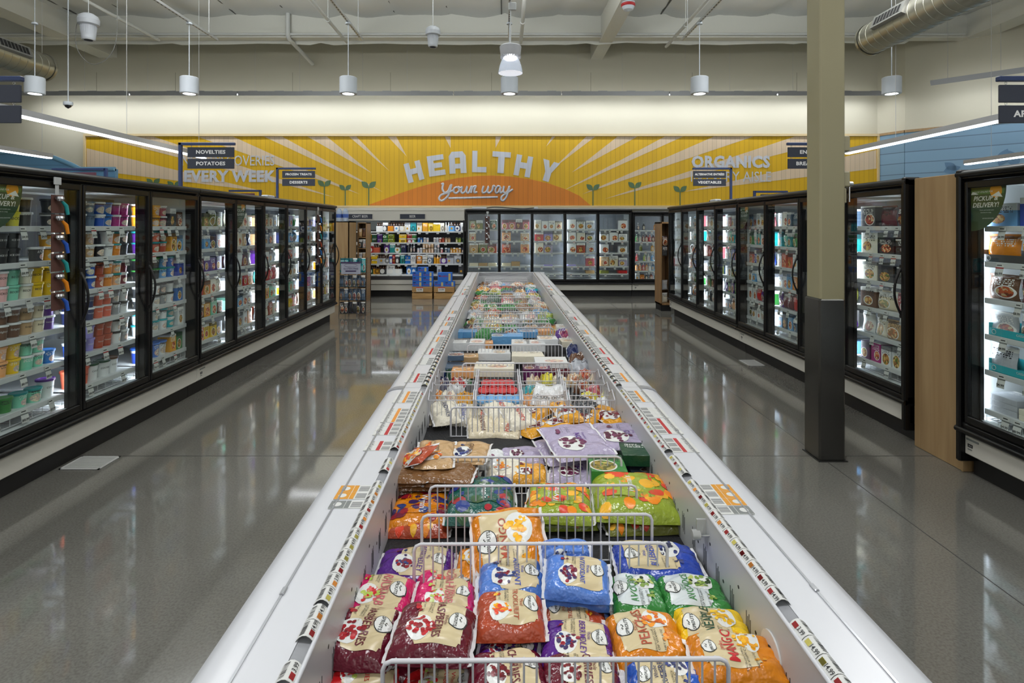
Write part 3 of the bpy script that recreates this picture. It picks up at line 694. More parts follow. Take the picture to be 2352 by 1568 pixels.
def place(T, name, me, x, y, z, col, label, cat, group, rz=0, parts=()):
    """T: (origin, rotation about z) of the furniture; parts: (name, mesh, colour)"""
    (ox, oy, oz), rot = T; c, s = math.cos(rot), math.sin(rot)
    o = link(name, me, None, (ox+x*c-y*s, oy+x*s+y*c, oz+z), (0, 0, rot+rz), col, label, cat, group)
    for pn, pm, pc, *pz in parts: link(pn, pm, o, (0, 0, pz[0] if pz else 0), color=pc)
    return o

# ================================================================ freezer cases with glass doors
def tag_mesh(v):
    def f():
        p, c, band = [('4.99', INK, GREYP), ('5.99', INK, TAGM), ('6.99', INK, REDP), ('8.99', INK, GREYP)][v]
        m = MB()
        pts = [(0, 0), (-.004, -.03), (-.012, -.06), (-.014, -.085)]
        for (y0, z0_), (y1, z1_) in zip(pts[:-1], pts[1:]):
            m.add([(-.026, y0, z0_), (.026, y0, z0_), (.026, y1, z1_), (-.026, y1, z1_), (-.026, y0+.0012, z0_), (.026, y0+.0012, z0_), (.026, y1+.0012, z1_), (-.026, y1+.0012, z1_)],
                  [(0, 3, 2, 1), (4, 5, 6, 7), (0, 4, 7, 3), (1, 2, 6, 5)])
        m.box((-.026, -.0062, -.034), (.026, -.0042, -.026), 2)
        m.text('$'+p, .022, lambda x, y, z: (x, -.0152+.0003*y, -.066+y), 1, .01)
        m.box((-.02, -.0022, -.018), (.012, -.0012, -.01), 1)
        return m.mesh('price_tag', [TAGM, c, band])
    return cached(('tag', v), f)
def sticker(door, x, z, s):
    """green quarter-round sticker on the glass, corner at x, z (top left)"""
    G = plain('sticker_green', (38, 66, 38), .4); G2 = plain('sticker_light_green', (70, 110, 56), .4); OR = plain('sticker_orange', (216, 142, 28), .4)
    out = [(0, 0), (1, 0)]+[(math.cos(a), -1.08*math.sin(a)) if a < 1.2 else (math.cos(a), -1.08*math.sin(a)) for a in [k*PI/2/12 for k in range(1, 13)]]
    m = MB(); fn = lambda X, Z, t: (x+X*s, -.006+t, z+Z*s)
    m.prism(out, fn, -.0008, 0); m.prism([(0, -.06), (.98, -.06), (.93, -.17), (0, -.17)], fn, -.0011, -.0008, 1)
    m.prism([(.72+.17*math.cos(a), -.1+.17*math.sin(a)) for a in [k*PI/8 for k in range(16)]], fn, -.0014, -.0008, 2)
    m.prism([(.6, -.22), (.8, -.12), (.9, -.26)], fn, -.0016, -.0008, 3); m.prism([(0, -.17), (.05, -.09), (.22, -.17)], fn, -.0014, -.0008, 3)
    for tx, sz, X, Z, b in (('SHOP ONLINE FOR', .062, .36, -.115, .01), ('PICKUP &', .16, .42, -.28, .02), ('DELIVERY!', .16, .42, -.44, .02),
                         ('Order and reorder your', .042, .46, -.56, 0), ('favorites in a snap.', .042, .44, -.62, 0), ('sprouts.com/order', .042, .5, -.76, .01)):
        m.text(tx, sz*s, lambda a, b_, c: (x+X*s+a, -.0078, z+Z*s+b_), 3, b, 0, .25)
    m.build('sticker', [G, G2, OR, TAGM], door)

DIM = plain('shaded_rear_panel', (96, 100, 106), .5)  # liner greyed so its colour carries the shade behind the packs
def case(name, label, org, rot, n, pitch, shelves, e0=.03, e1=.03, depth=.85, group=None, stick=(), top=2.07, nohandle=(), white_end=False, ndoor0=0, ends=(False, False), back=None, tail=0):
    T = (org, rot); t = thing(name, label, 'freezer', org, rot, group); L_ = e0+n*pitch+e1
    m = MB()
    if tail: m.box((0, depth, .2), (L_, depth+tail, top))
    m.box((0, depth-.04, .2), (L_, depth, top-.03)); m.box((0, .06, .3), (.03, depth, top-.05)); m.box((L_-.03, .06, .3), (L_, depth, top-.05))
    m.box((0, .04, .16), (L_, depth, .4)); m.box((0, .06, top-.1), (L_, depth, top-.02)); m.build('cabinet', LINER, t)
    m = MB(); m.box((.0, depth-.06, .42), (L_, depth-.041, top-.12))
    for k in range(int(L_/.1)): m.box((.05+k*.1, depth-.0605, .5), (.058+k*.1, depth-.06, top-.2), 1)
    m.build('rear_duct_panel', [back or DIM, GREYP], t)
    m = MB(); m.bbox((.001, -.03, top-.075), (L_-.001, .08, top), .018); m.tube([(.001, -.026, top-.03), (L_-.001, -.026, top-.03)], .022, 12)
    m.box((.001, .06, top-.03), (L_-.001, depth, top)); m.build('header', BLACK, t)
    m = MB(); m.bbox((.001, -.028, .3), (L_-.001, .06, .372), .012); m.tube([(.001, -.034, .318), (L_-.001, -.034, .318)], .02, 12); m.build('bottom_rail', BLACK, t)
    m = MB(); m.bbox((.001, -.005, .155), (L_-.001, .06, .3), .006); lp = m.build('lower_panel', PANEL, t)
    m = MB(); m.box((0, .085, 0), (L_, depth, .16)); m.build('toe_kick', KICK, t)
    m = MB()
    for xx, full in ((.001, ends[0]), (L_-.041, ends[1])): m = MB(); m.bbox((xx, -.045 if full else -.02, .1 if full else .3), (xx+.04, .09, top+(.005 if full else 0)), .012); m.build('end_frame', BLACK, t)
    for k in range(n+1):
        x = e0+k*pitch; m = MB(); m.box((max(.002, x-.026), .0, .37), (min(L_-.002, x+.026), .05, top-.07)); m.box((max(.002, x-.036), .05, .38), (min(L_-.002, x+.036), .075, top-.08))
        mu_ = m.build('mullion', BLACK, t)
        m = MB(); m.box((max(.038, x-.028), .0752, .42), (min(L_-.038, x+.028), .0758, top-.13))
        m.build('lamp_strip', LED, mu_)
    for i in range(n):
        x = e0+i*pitch; a, b = x+.005, x+pitch-.005
        m = MB()
        for xa, xb in ((a, a+.024), (b-.024, b)): m.bbox((xa, -.034, .375), (xb, -.002, top-.08), .005)
        for za, zb in ((.375, .425), (top-.125, top-.08)): m.bbox((a+.022, -.034, za), (b-.022, -.002, zb), .005)
        d = m.build('door', BLACK, t)
        m = MB(); m.box((a+.023, -.02, .42), (b-.023, -.014, top-.122)); m.build('glass', GLASS, d)
        if i not in nohandle:
            xh = b-.018; m = MB(); pts = [(xh-.045*math.sin(PI*k/12)**.8*0, -.032-.055*math.sin(PI*k/12)**.8, 1.0+.36*k/12) for k in range(13)]
            m.tube(pts, [.013 if k in (0, 12) else .009 for k in range(13)], 8)
            for zc in (1.0, 1.36): m.bbox((xh-.014, -.04, zc-.03), (xh+.014, -.03, zc+.03), .003)
            m.build('handle', BLACK, d)
        for sk in stick:
            if sk == i: sticker(d, a+.025, top-.125, .265)
        if i >= ndoor0:
            for j, z in enumerate(shelves):
                m = MB(); m.box((x+.04, .084, z-.012), (x+pitch-.04, depth-.08, z)); m.bbox((x+.04, .072, z-.034), (x+pitch-.04, .084, z+.003), .003)
                if j == len(shelves)-1:
                    for k in range(9): m.cyl((x+.05+k*(pitch-.1)/8, .08, z-.03), (x+.05+k*(pitch-.1)/8, .08, z-.08), .002, 4)
                sh = m.build('shelf', SHELFM, t)
                rr = random.Random(hash((n, i, j, int(org[1]*10))) & 0xffff)
                nt_ = rr.choice((2, 3, 3, 4))
                for k in range(nt_):
                    link('price_tag', tag_mesh(rr.randrange(4)), sh, (x+.1+(pitch-.2)*(k+rr.uniform(.15, .75))/nt_, .071, z-.002), (0, 0, rr.uniform(-.12, .12)))
            m = MB()
            for k in range(22): m.cyl((x+.05+k*(pitch-.1)/21, .1, .415), (x+.05+k*(pitch-.1)/21, .35, .415), .003, 4)
            m.cyl((x+.05, .1, .415), (x+pitch-.05, .1, .415), .004, 4); m.build('air_grille', WIRE, t)
    # small plates on the lower panel
    m = MB(); m.bbox((.05, -.009, .255), (.15, -.004, .268), .002, 1); m.box((.06, -.0065, .21), (.1, -.005, .232), 0); m.text('1A-2', .014, lambda x, y, z: (.08+x, -.007, .221+y), 2, .01); m.box((.06, -.0065, .192), (.095, -.005, .2), 1)
    m.build('plate', [INK, GREYP, TAGM], lp)
    return T

SH6 = [1.69, 1.455, 1.215, .975, .74, .505]
SHN = ['top shelf', 'second shelf', 'third shelf', 'fourth shelf', 'fifth shelf', 'bottom shelf']
XL, XR = -3.055, 3.15
L1 = case('freezer_case', 'nearest left glass-door freezer of ice cream tubs', (XL, 2.488, 0), PI/2, 4, .7725, SH6, .02, 0, stick=(1,), ndoor0=1, tail=.4)
L2 = case('freezer_case', 'long left glass-door freezer of dessert boxes, six doors', (XL, 5.602, 0), PI/2, 6, .752, SH6, .01, .02, stick=(1,), tail=.4)
R1 = case('freezer_case', 'far right glass-door freezer, four doors beyond the thick joint', (XR, 10.82, 0), -PI/2, 4, .795, SH6, .02, .01, tail=.4)
R2 = case('freezer_case', 'right glass-door freezer partly hidden by the column', (XR, 7.6, 0), -PI/2, 4, .79, SH6, .01, .03, stick=(0,), ends=(False, True), tail=.4)
R3 = case('freezer_case', 'nearest right freezer with white-lit shelves, cut by the photo edge', (XR-.03, 3.87, 0), -PI/2, 2, .79, SH6[:5]+[.48], .06, .03, stick=(0,), ends=(True, False), back=LINER, tail=.4)
SH5 = [1.62, 1.34, 1.05, .73, .55]
B1 = case('freezer_case', 'back wall glass-door freezer with five doors of meal boxes', (-.95, 13.62, 0), 0, 5, .792, SH5, .02, .02, top=2.11, back=plain('grey_pegboard', (128, 134, 142), .5))
B2 = case('drinks_cooler', 'glass-door drinks cooler at the back right beside the meal freezer', (3.066, 13.65, 0), 0, 2, .7, [1.6, 1.32, 1.09, .85, .62, .38], .03, .03, top=2.06, nohandle=(0, 1))

# wooden infill panel between the right freezers
m = MB(); m.bbox((0, -.24, 0), (.9, .23, 2.06), .004); m.box((-.003, -.24, .0), (0, -.225, 2.06), 0)
m.build('end_panel', MAPLE, None, (XR+.01, 4.14, 0), label='tall maple panel between the two nearest right freezers', cat='panel')
# wooden skirt under the wood panel
# ---------------------------------------------------------------- fill the shelves
def words_label(col, what, pos, layer, shelf, where):
    return ' '.join(x for x in (col, what+',', pos+' from left'+(', '+layer+' layer' if layer else '')+',', shelf+',', where) if x)
def fill_shelf(T, x0, x1, z, j, items, what_where, rnd, hmax, grp):
    """items: (kind, colour [, text]) spaced evenly from x0 to x1"""
    n = len(items); p = (x1-x0)/n
    for k, it in enumerate(items):
        if not it: continue
        kind, col = it[0], it[1]; x = x0+(k+.5)*p; cn = {'sky': 'sky-blue', 'lilac': 'lilac', 'ivory': 'ivory'}.get(col, col)
        pos = ORD[k]; shelf = SHN[j] if j < len(SHN) else 'low shelf'; y = .09+rnd.uniform(0, .015)
        if kind in ('tub', 'tub1', 'big'):
            r1, h = (.047, .093) if kind != 'big' else (.066, .125)
            r1 = min(r1, p*.47); r0 = r1*.82; txt = it[2] if len(it) > 2 else None; tc = it[3] if len(it) > 3 else 'ink'; lc = it[4] if len(it) > 4 else rnd.choice(('white', 'white', col))
            lay = 1 if kind != 'tub' else 2
            for q in range(lay):
                lb = words_label(cn, 'ice cream tub', pos, ('lower', 'upper')[q] if lay == 2 else '', shelf, what_where)
                place(T, 'ice_cream_tub', tub_mesh(round(r0, 3), round(r1, 3), h, txt, tc), x+rnd.uniform(-.002, .002), y+r1+.002, z+q*(h+.004), col, lb, 'ice cream', grp+' ice cream tubs', rnd.uniform(-.25, .25), [('lid', lid_mesh(round(r1, 3)), lc, h)])
        elif kind in ('box', 'wide', 'slim', 'cone'):
            h = hmax*{'box': rnd.uniform(.72, .9), 'wide': rnd.uniform(.6, .75), 'slim': rnd.uniform(.8, .92), 'cone': .85}[kind]; w_ = p*.93
            lb = words_label(cn, 'frozen food box', pos, '', shelf, what_where)
            place(T, 'frozen_food_box', box_mesh(round(w_, 2)-.004, round(h, 2), .12), x, y, z, col, lb, 'box', grp+' boxes', rnd.uniform(-.05, .05))
        elif kind == 'bag':
            h = hmax*rnd.uniform(.75, .92); w_ = p*.95; sd = rnd.randrange(4)
            lb = words_label(cn, 'frozen food pouch', pos, '', shelf, what_where)
            o = place(T, 'frozen_food_pouch', pouch_mesh(round(w_, 2), round(h, 2), .05, sd), x, y, z, col, lb, 'pouch', grp+' pouches', rnd.uniform(-.15, .15), [('seal', seal_mesh(round(w_*.94, 3), round(h, 2), .05), rnd.choice(('white', col)))])
        elif kind in ('bottle', 'can'):
            r1 = min(p*.45, .036); h = hmax*.88 if kind == 'bottle' else .13
            lb = words_label(cn, kind if kind == 'can' else 'drink bottle', pos, '', shelf, what_where)
            place(T, 'drink_'+kind, bottle_mesh(round(r1, 3), round(h, 2), kind), x, y+r1, z, col, lb, 'drink', grp+' '+kind+'s', 0, [('cap', cap_mesh(round(r1, 3), round(h, 2)), 'white')] if kind == 'bottle' else ())
        elif kind == 'stack':
            for q in range(it[2]):
                lb = words_label(cn, 'flat frozen box', pos, ORD[q], shelf, what_where)
                place(T, 'flat_frozen_box', box_mesh(round(p*.93, 2), .035, .2, 'flat'), x, y, z+q*.036, col, lb, 'box', grp+' flat boxes', rnd.uniform(-.04, .04))
rnd = random.Random(11)
def B(kind, s): return [(kind,)+((c,) if isinstance(c, str) else tuple(c)) if c else None for c in s]
t_ = lambda *c: B('tub', c)
rows = {  # nearest left freezer, doors 1..3 in view
 1: [[None, ('tub', 'lemon', 'BODY', 'ink', 'lemon'), ('tub', 'charcoal'), ('tub', 'lemon', 'BODY', 'ink', 'lemon'), ('tub', 'charcoal'), None, ('tub', 'charcoal')],
     [('tub1', 'black', 'ICE CREAM', 'w'), ('tub', 'black', 'ICE CREAM', 'w', 'black'), ('tub', 'black', 'ICE CREAM', 'w', 'black'), ('tub', 'black', 'ICE CREAM', 'w', 'black'), None, ('tub1', 'charcoal'), ('tub', 'gold')],
     [('tub', 'blush', 'BECKON', 'ink', 'white'), ('tub', 'blush', 'BECKON', 'ink', 'white'), ('tub', 'blush', 'BECKON', 'ink', 'white'), ('tub', 'mint', 'BECKON', 'ink', 'mint'), ('tub', 'ivory', 'BECKON', 'ink', 'white'), ('tub', 'yellow', 'BECKON', 'ink', 'yellow'), ('tub', 'yellow')],
     [None, ('tub', 'brown', 'Enlightened', 'w', 'white'), ('tub', 'brown', 'Enlightened', 'w', 'white'), ('tub', 'brown', 'Enlightened', 'w', 'white'), ('tub', 'tan', 'Enlightened', 'ink', 'white'), ('tub', 'cream', 'Enlightened', 'ink', 'white'), ('tub', 'purple', 'VanLeeuwen', 'w', 'white')],
     [None, ('tub', 'yellow'), ('tub', 'peach'), ('tub', 'yellow'), ('tub', 'mint'), ('tub', 'mint'), ('tub1', 'azure')],
     [None, ('tub1', 'teal', None, 'w', 'teal'), ('tub1', 'green', None, 'ink', 'green'), ('tub1', 'mint', None, 'ink', 'teal'), ('tub1', 'mint', None, 'ink', 'teal'), ('big', 'white', 'COCONUT', 'ink', 'purple')]],
 2: [[('tub', 'charcoal'), ('tub', 'steel'), ('tub', 'blue'), ('tub', 'azure'), ('tub', 'magenta'), ('tub', 'magenta')],
     [('tub', 'tan'), ('tub', 'tan'), ('tub1', 'black'), ('tub', 'white', None, 'ink', 'white'), ('tub', 'orange', None, 'ink', 'teal'), ('tub', 'charcoal')],
     [('tub', 'teal'), ('tub', 'blue'), ('tub', 'rust'), ('tub', 'orange'), ('tub', 'peach', None, 'ink', 'teal'), ('tub', 'maroon')],
     [('tub', 'navy', 'VanLeeuwen', 'w', 'white'), ('tub', 'navy', 'VanLeeuwen', 'w', 'white'), ('tub', 'coral', 'VanLeeuwen', 'w', 'white'), ('tub', 'coral', 'VanLeeuwen', 'w', 'white'), ('tub', 'grey', None, 'ink', 'black'), ('tub', 'white', None, 'ink', 'black')],
     [('tub1', 'blue'), ('tub', 'lilac', 'VanLeeuwen', 'w', 'lilac'), ('tub', 'rust', 'VanLeeuwen', 'w', 'rust'), ('tub', 'rust', 'VanLeeuwen', 'w', 'rust'), ('tub', 'white', None, 'ink', 'black'), ('tub', 'grey', None, 'ink', 'white')],
     [('big', 'coral', 'COCONUT', 'ink', 'coral'), ('big', 'white', 'COCONUT', 'ink', 'forest'), ('big', 'white', 'COCONUT', 'ink', 'forest'), ('big', 'white', 'COCONUT', 'ink', 'brown'), None]],
 3: [[('tub', 'gold'), ('tub', 'gold'), ('tub', 'rose'), ('box', 'charcoal'), ('box', 'brown')],
     [('tub', 'purple', None, 'ink', 'teal'), ('tub', 'coral', None, 'ink', 'teal'), ('tub', 'rust', None, 'ink', 'teal'), ('cone', 'gold'), ('box', 'sky')],
     [('tub', 'black', None, 'ink', 'green'), ('tub', 'charcoal', None, 'ink', 'green'), ('tub', 'sky', None, 'ink', 'teal'), ('tub', 'azure', None, 'ink', 'teal'), ('box', 'cobalt')],
     [('tub', 'charcoal', None, 'ink', 'white'), ('tub', 'white', None, 'ink', 'black'), ('tub', 'grey', None, 'ink', 'black'), ('tub', 'white', None, 'ink', 'black'), ('box', 'azure')],
     [('tub', 'white', None, 'ink', 'turquoise'), ('tub', 'white', None, 'ink', 'turquoise'), ('tub', 'white', None, 'ink', 'turquoise'), ('tub', 'turquoise'), ('box', 'white')],
     [('big', 'cobalt', None, 'ink', 'blue'), ('big', 'periwinkle'), ('big', 'white', None, 'ink', 'periwinkle'), ('box', 'gold'), ('box', 'green')]]}
for i, rr in rows.items():
    for j, items in enumerate(rr):
        x0 = .02+i*.7725
        if i > 1: items = items[:1]+items
        fill_shelf(L1, x0+.05, x0+.7725-.05, SH6[j], j, items, ORD[i-1]+' left door', rnd, .2, 'left freezer')
pal_l = [['ivory', 'tan', 'green', 'olive', 'lilac'], ['steel', 'sky', 'tan', 'brown', 'navy'], ['white', 'purple', 'maroon', 'rose', 'silver'], ['white', 'red', 'ivory', 'teal', 'orange'], ['pink', 'sky', 'gold', 'mint', 'brown'], ['coral', 'rust', 'charcoal', 'peach', 'yellow']]
for i in range(6):
    for j in range(6):
        x0 = .01+i*.752; n = 5 if i < 3 else 4
        cols = [rnd.choice(pal_l[j]+(['white', 'silver', 'ivory'] if i else [])) for _ in range(n)]
        if i == 5 and rnd.random() < .5: cols[rnd.randrange(n)] = None
        fill_shelf(L2, x0+.05, x0+.752-.05, SH6[j], j, [(rnd.choice(('box', 'box', 'box', 'wide', 'bag')), c) if c else None for c in cols], ORD[i+3]+' left door', rnd, .195, 'left freezer')
pal_r = [['ivory', 'sky', 'white', 'rose', 'steel'], ['teal', 'green', 'mint', 'turquoise', 'white'], ['coral', 'ivory', 'cobalt', 'rose', 'white'], ['periwinkle', 'sky', 'olive', 'white', 'orange'], ['purple', 'red', 'green', 'maroon', 'white'], ['charcoal', 'steel', 'peach', 'white', 'sky']]
# right doors counted from the near end: R2 local index 3 is nearest
for Tc, n_, pitch, e, off in ((R2, 4, .79, .01, 0), (R1, 4, .795, .02, 4)):
    for i in range(n_):
        dn = off+(n_-1-i)+1
        for j in range(6):
            x0 = e+i*pitch; n = 6
            kinds = ('box', 'box', 'slim', 'bag') if j not in (3, 5) else ('bag', 'box', 'wide')
            cols = [rnd.choice(pal_r[j]+['white', 'silver']) for _ in range(n)]
            if Tc is R1 and i == 0: cols = [None]*6 if j > 0 else ['white', None, None, None, None, None]
            if Tc is R2 and i == 3:                       # beside the column: listed from the photo
                spec = [[('slim', 'charcoal'), ('bag', 'maroon'), ('bag', 'maroon')], [('box', 'ivory'), ('wide', 'black'), ('wide', 'black')], [('box', 'ivory'), ('wide', 'charcoal'), ('wide', 'charcoal')],
                        [('slim', 'brown'), ('bag', 'cream'), ('bag', 'rose')], [('bag', 'white'), ('bag', 'ivory'), ('bag', 'tan'), ('bag', 'sky')], [('box', 'plum'), ('box', 'magenta'), ('box', 'white'), ('box', 'white'), ('box', 'ivory')]][j]
                fill_shelf(Tc, x0+.05, x0+pitch-.05, SH6[j], j, spec, 'door beside column', rnd, .2, 'right freezer'); continue
            fill_shelf(Tc, x0+.05, x0+pitch-.05, SH6[j], j, [(rnd.choice(kinds), c) if c else None for c in cols], ORD[dn-1]+' right door', rnd, .195, 'right freezer')
spec = [[('box', 'sky'), ('slim', 'cobalt'), ('slim', 'navy')], [('bag', 'orange'), ('bag', 'gold'), ('bag', 'orange')], [('bag', 'brown'), ('bag', 'maroon'), ('bag', 'brown')], [('bag', 'silver'), ('bag', 'steel'), None],
        [('bag', 'silver'), ('bag', 'steel'), None], [('stack', 'silver', 3), ('stack', 'ivory', 2), None]]
sp3 = SH6[:5]+[.48]
for j, s_ in enumerate(spec): fill_shelf(R3, .075, .06+.74, sp3[j], j, s_, 'nearest right door', rnd, .2, 'near right freezer')
# teal and black tray boxes that hold the pouches there
def tray(T, x, z, w_, col, text, label):
    m = MB(); d = .2; h = .05
    m.box((0, 0, 0), (w_, d, .003)); m.box((0, 0, 0), (w_, .003, h)); m.box((0, d-.003, 0), (w_, d, h*1.5)); m.box((0, 0, 0), (.003, d, h*1.6)); m.box((w_-.003, 0, 0), (w_, d, h*1.6))
    m.text(text, .02, lambda a, b, c: (w_*.58+a, -.0006, h*.62+b), 1, .01); m.tube([(.04+.015*math.cos(q*PI/6), -.0006, h*.5+.015*math.sin(q*PI/6)) for q in range(12)], .002, 4, 1, closed=True)
    (ox, oy, oz), rot = T; c, s = math.cos(rot), math.sin(rot); y = .085
    m.build('display_tray', [oc_material('tray_card', .5), TAGM], None, (ox+x*c-y*s, oy+x*s+y*c, z+.001), (0, 0, rot), color=col, label=label, cat='tray')
tray(R3, .08, SH6[1], .6, 'charcoal', '', 'charcoal display tray under orange pouches, second shelf, nearest right freezer')
tray(R3, .12, SH6[3], .48, 'turquoise', 'CASSAVA FLOUR', 'upper turquoise CASSAVA FLOUR tray, nearest right freezer')
tray(R3, .12, SH6[4], .48, 'turquoise', 'CASSAVA FLOUR', 'lower turquoise CASSAVA FLOUR tray, nearest right freezer')
# back wall freezer: meal boxes listed from the photo
specB = [
 [[('box', 'olive'), ('box', 'olive'), None, ('box', 'forest')], [('box', 'rose'), ('box', 'rose'), ('box', 'maroon'), ('box', 'rose')], [('box', 'ivory'), ('box', 'white'), ('box', 'white'), ('box', 'cream')], [('box', 'white'), ('box', 'white'), ('box', 'silver')], [None, None, ('box', 'white')]],
 [[('box', 'tan'), None, None, None], [('box', 'peach'), None, ('wide', 'tan')], [('box', 'red'), ('box', 'lilac'), ('box', 'cream')], [('box', 'white'), ('box', 'ivory'), ('box', 'silver')], [('box', 'white'), ('box', 'white'), ('wide', 'white')]],
 [[('box', 'tan'), ('box', 'olive'), ('box', 'rust')], [('box', 'rust'), None, ('box', 'peach')], [('box', 'ivory'), ('box', 'lavender'), None], [('box', 'white'), ('box', 'rust'), ('box', 'silver')], [('box', 'white'), None, ('wide', 'white')]],
 [[('stack', 'cream', 2), ('stack', 'tan', 2), ('stack', 'cream', 2)], [('stack', 'cream', 2), ('stack', 'tan', 3), None], [None, ('stack', 'lilac', 1), None], [('stack', 'lilac', 1), None, ('box', 'rose')], [('box', 'tan'), ('box', 'cream'), ('box', 'lavender')]],
 [[None], [None], [None], [None, None, ('stack', 'tan', 2)], [('stack', 'olive', 2), None, ('stack', 'red', 2)]]]
for j, row in enumerate(specB):
    for i, items in enumerate(row):
        x0 = .02+i*.792; fill_shelf(B1, x0+.06, x0+.73, SH5[j], j, items, ORD[i]+' back freezer door', rnd, .275 if j < 4 else .12, 'back freezer')
specC = [[('bottle', 'charcoal'), ('bottle', 'charcoal'), None, ('bottle', 'orange')], [('bottle', c) for c in ('green', 'white', 'maroon', 'rose', 'red', 'maroon', 'red')], [None, ('bottle', 'olive'), None, None, ('bottle', 'gold'), None],
         [('bottle', 'red'), None, ('bottle', 'lime'), ('bottle', 'white'), ('bottle', 'sky'), None], [('bottle', c) for c in ('peach', 'orange', 'rose', 'peach', 'white', 'sky', 'silver')], [('box', 'silver'), ('box', 'orange'), ('bottle', 'charcoal'), ('bottle', 'rust'), ('bottle', 'teal')]]
for j, items in enumerate(specC): fill_shelf(B2, .1, .66, [1.6, 1.32, 1.09, .85, .62, .38][j], j, items, 'back drinks cooler', rnd, .2, 'drinks cooler')
# ================================================================ open beer cooler on the back wall
YB = 13.62
def bx(zx): return (760+zx/5.2275-VPX)*YB/FPX              # reading of a close-up of the photo -> metres along the back wall
t = thing('beer_cooler', 'open white wall cooler of beer with header signs CRAFT BEER and BEER', 'cooler', (-4.05, YB, 0)); X0 = -4.05; BL = 3.07
m = MB(); m.box((0, .85, .3), (BL, .9, 2.12)); m.box((0, 0, 1.86), (BL, .9, 2.12)); m.box((0, 0, 1.83), (BL, .02, 1.86)); m.bbox((-.01, -.012, 1.835), (BL+.01, 0, 1.86), .004); m.bbox((-.01, -.012, 2.07), (BL+.01, 0, 2.09), .004)
m.box((0, .05, .3), (.03, .85, 1.84)); m.box((BL-.03, .05, .3), (BL, .85, 1.84)); m.build('cabinet', PANEL, t)
m = MB(); m.box((.03, .78, .5), (BL-.03, .8, 1.84)); m.build('back_panel', plain('dark_liner', (30, 31, 34), .5), t)
m = MB(); m.box((0.03, .75, 1.6), (BL/2-.4, .78, 1.84)); m.build('slat_panel', GREYP, t)
m = MB(); m.box((0, .0, .42), (BL, .8, .53)); m.bbox((0, -.02, .41), (BL, .0, .5), .006, 1); m.build('deck', [LINER, plain('dark_bumper', (52, 52, 54), .4)], t)
m = MB(); m.bbox((0, -.01, .3), (BL, .05, .41), .005); m.bbox((0, .02, .16), (BL, .06, .29), .005); m.box((0, .0, .155), (BL, .02, .17)); m.build('lower_panel', PANEL, t)
m = MB(); m.box((0, .1, 0), (BL, .8, .16)); m.build('toe_kick', KICK, t)
m = MB(); m.bbox((BL-.03, -.02, .15), (BL+.005, .06, 1.84), .005); m.build('end_trim', BLACK, t)
BSH = [1.57, 1.30, 1.05, .785]
for j, z in enumerate(BSH):
    m = MB(); m.box((.03, .12, z-.012), (BL-.03, .7, z)); m.bbox((.03, .11, z-.03), (BL-.03, .12, z+.004), .002); sh = m.build('shelf', SHELFM, t)
    rr = random.Random(j)
    for k in range(11): link('price_tag', cached('sqtag', lambda: (lambda q: q.box((-.03, -.004, -.05), (.03, 0, 0)) and q.text('9.99', .022, lambda x, y, z_: (x, -.0045, -.03+y), 1, .01) and q.mesh('price_tag', [TAGM, INK]))(MB())), sh, (.5+k*.24+rr.uniform(-.06, .06), .108, z-.012))
for k in range(8): link('price_tag', cached('sqtag', None), t, (.65+k*.3, -.012, .53))
m = MB()
for k in range(4): m.bbox((.06+k*.76, .06, 1.842), (.06+k*.76+.68, .1, 1.856), .004)
m.build('lamp_strip', plain('cooler_tube', (240, 246, 255), .5, emit=12), t)
for j, z in enumerate(BSH[:3]):
    m = MB(); m.box((.05, .14, z-.022), (BL-.05, .165, z-.013)); m.build('lamp_strip', plain('shelf_tube', (240, 246, 255), .5, emit=3.5), t)
for wd, a, b in (('CRAFT BEER', 205, 502), ('BEER', 832, 1132)):
    m = MB(); xa, xb = bx(a)-X0, bx(b)-X0; m.bbox((xa, -.03, 1.87), (xb, -.012, 1.99), .004); m.text(wd, .085, lambda x, y, z: ((xa+xb)/2+x, -.031, 1.93+y), 1, .0, 0, 0, .8)
    m.bbox((xa-.01, -.026, 1.86), (xb+.01, -.008, 2.0), .003, 2); m.build('header_sign', [SIGNM, SIGNT, PANEL], t)
TB = ((0, YB, 0), 0)
cnt = {}
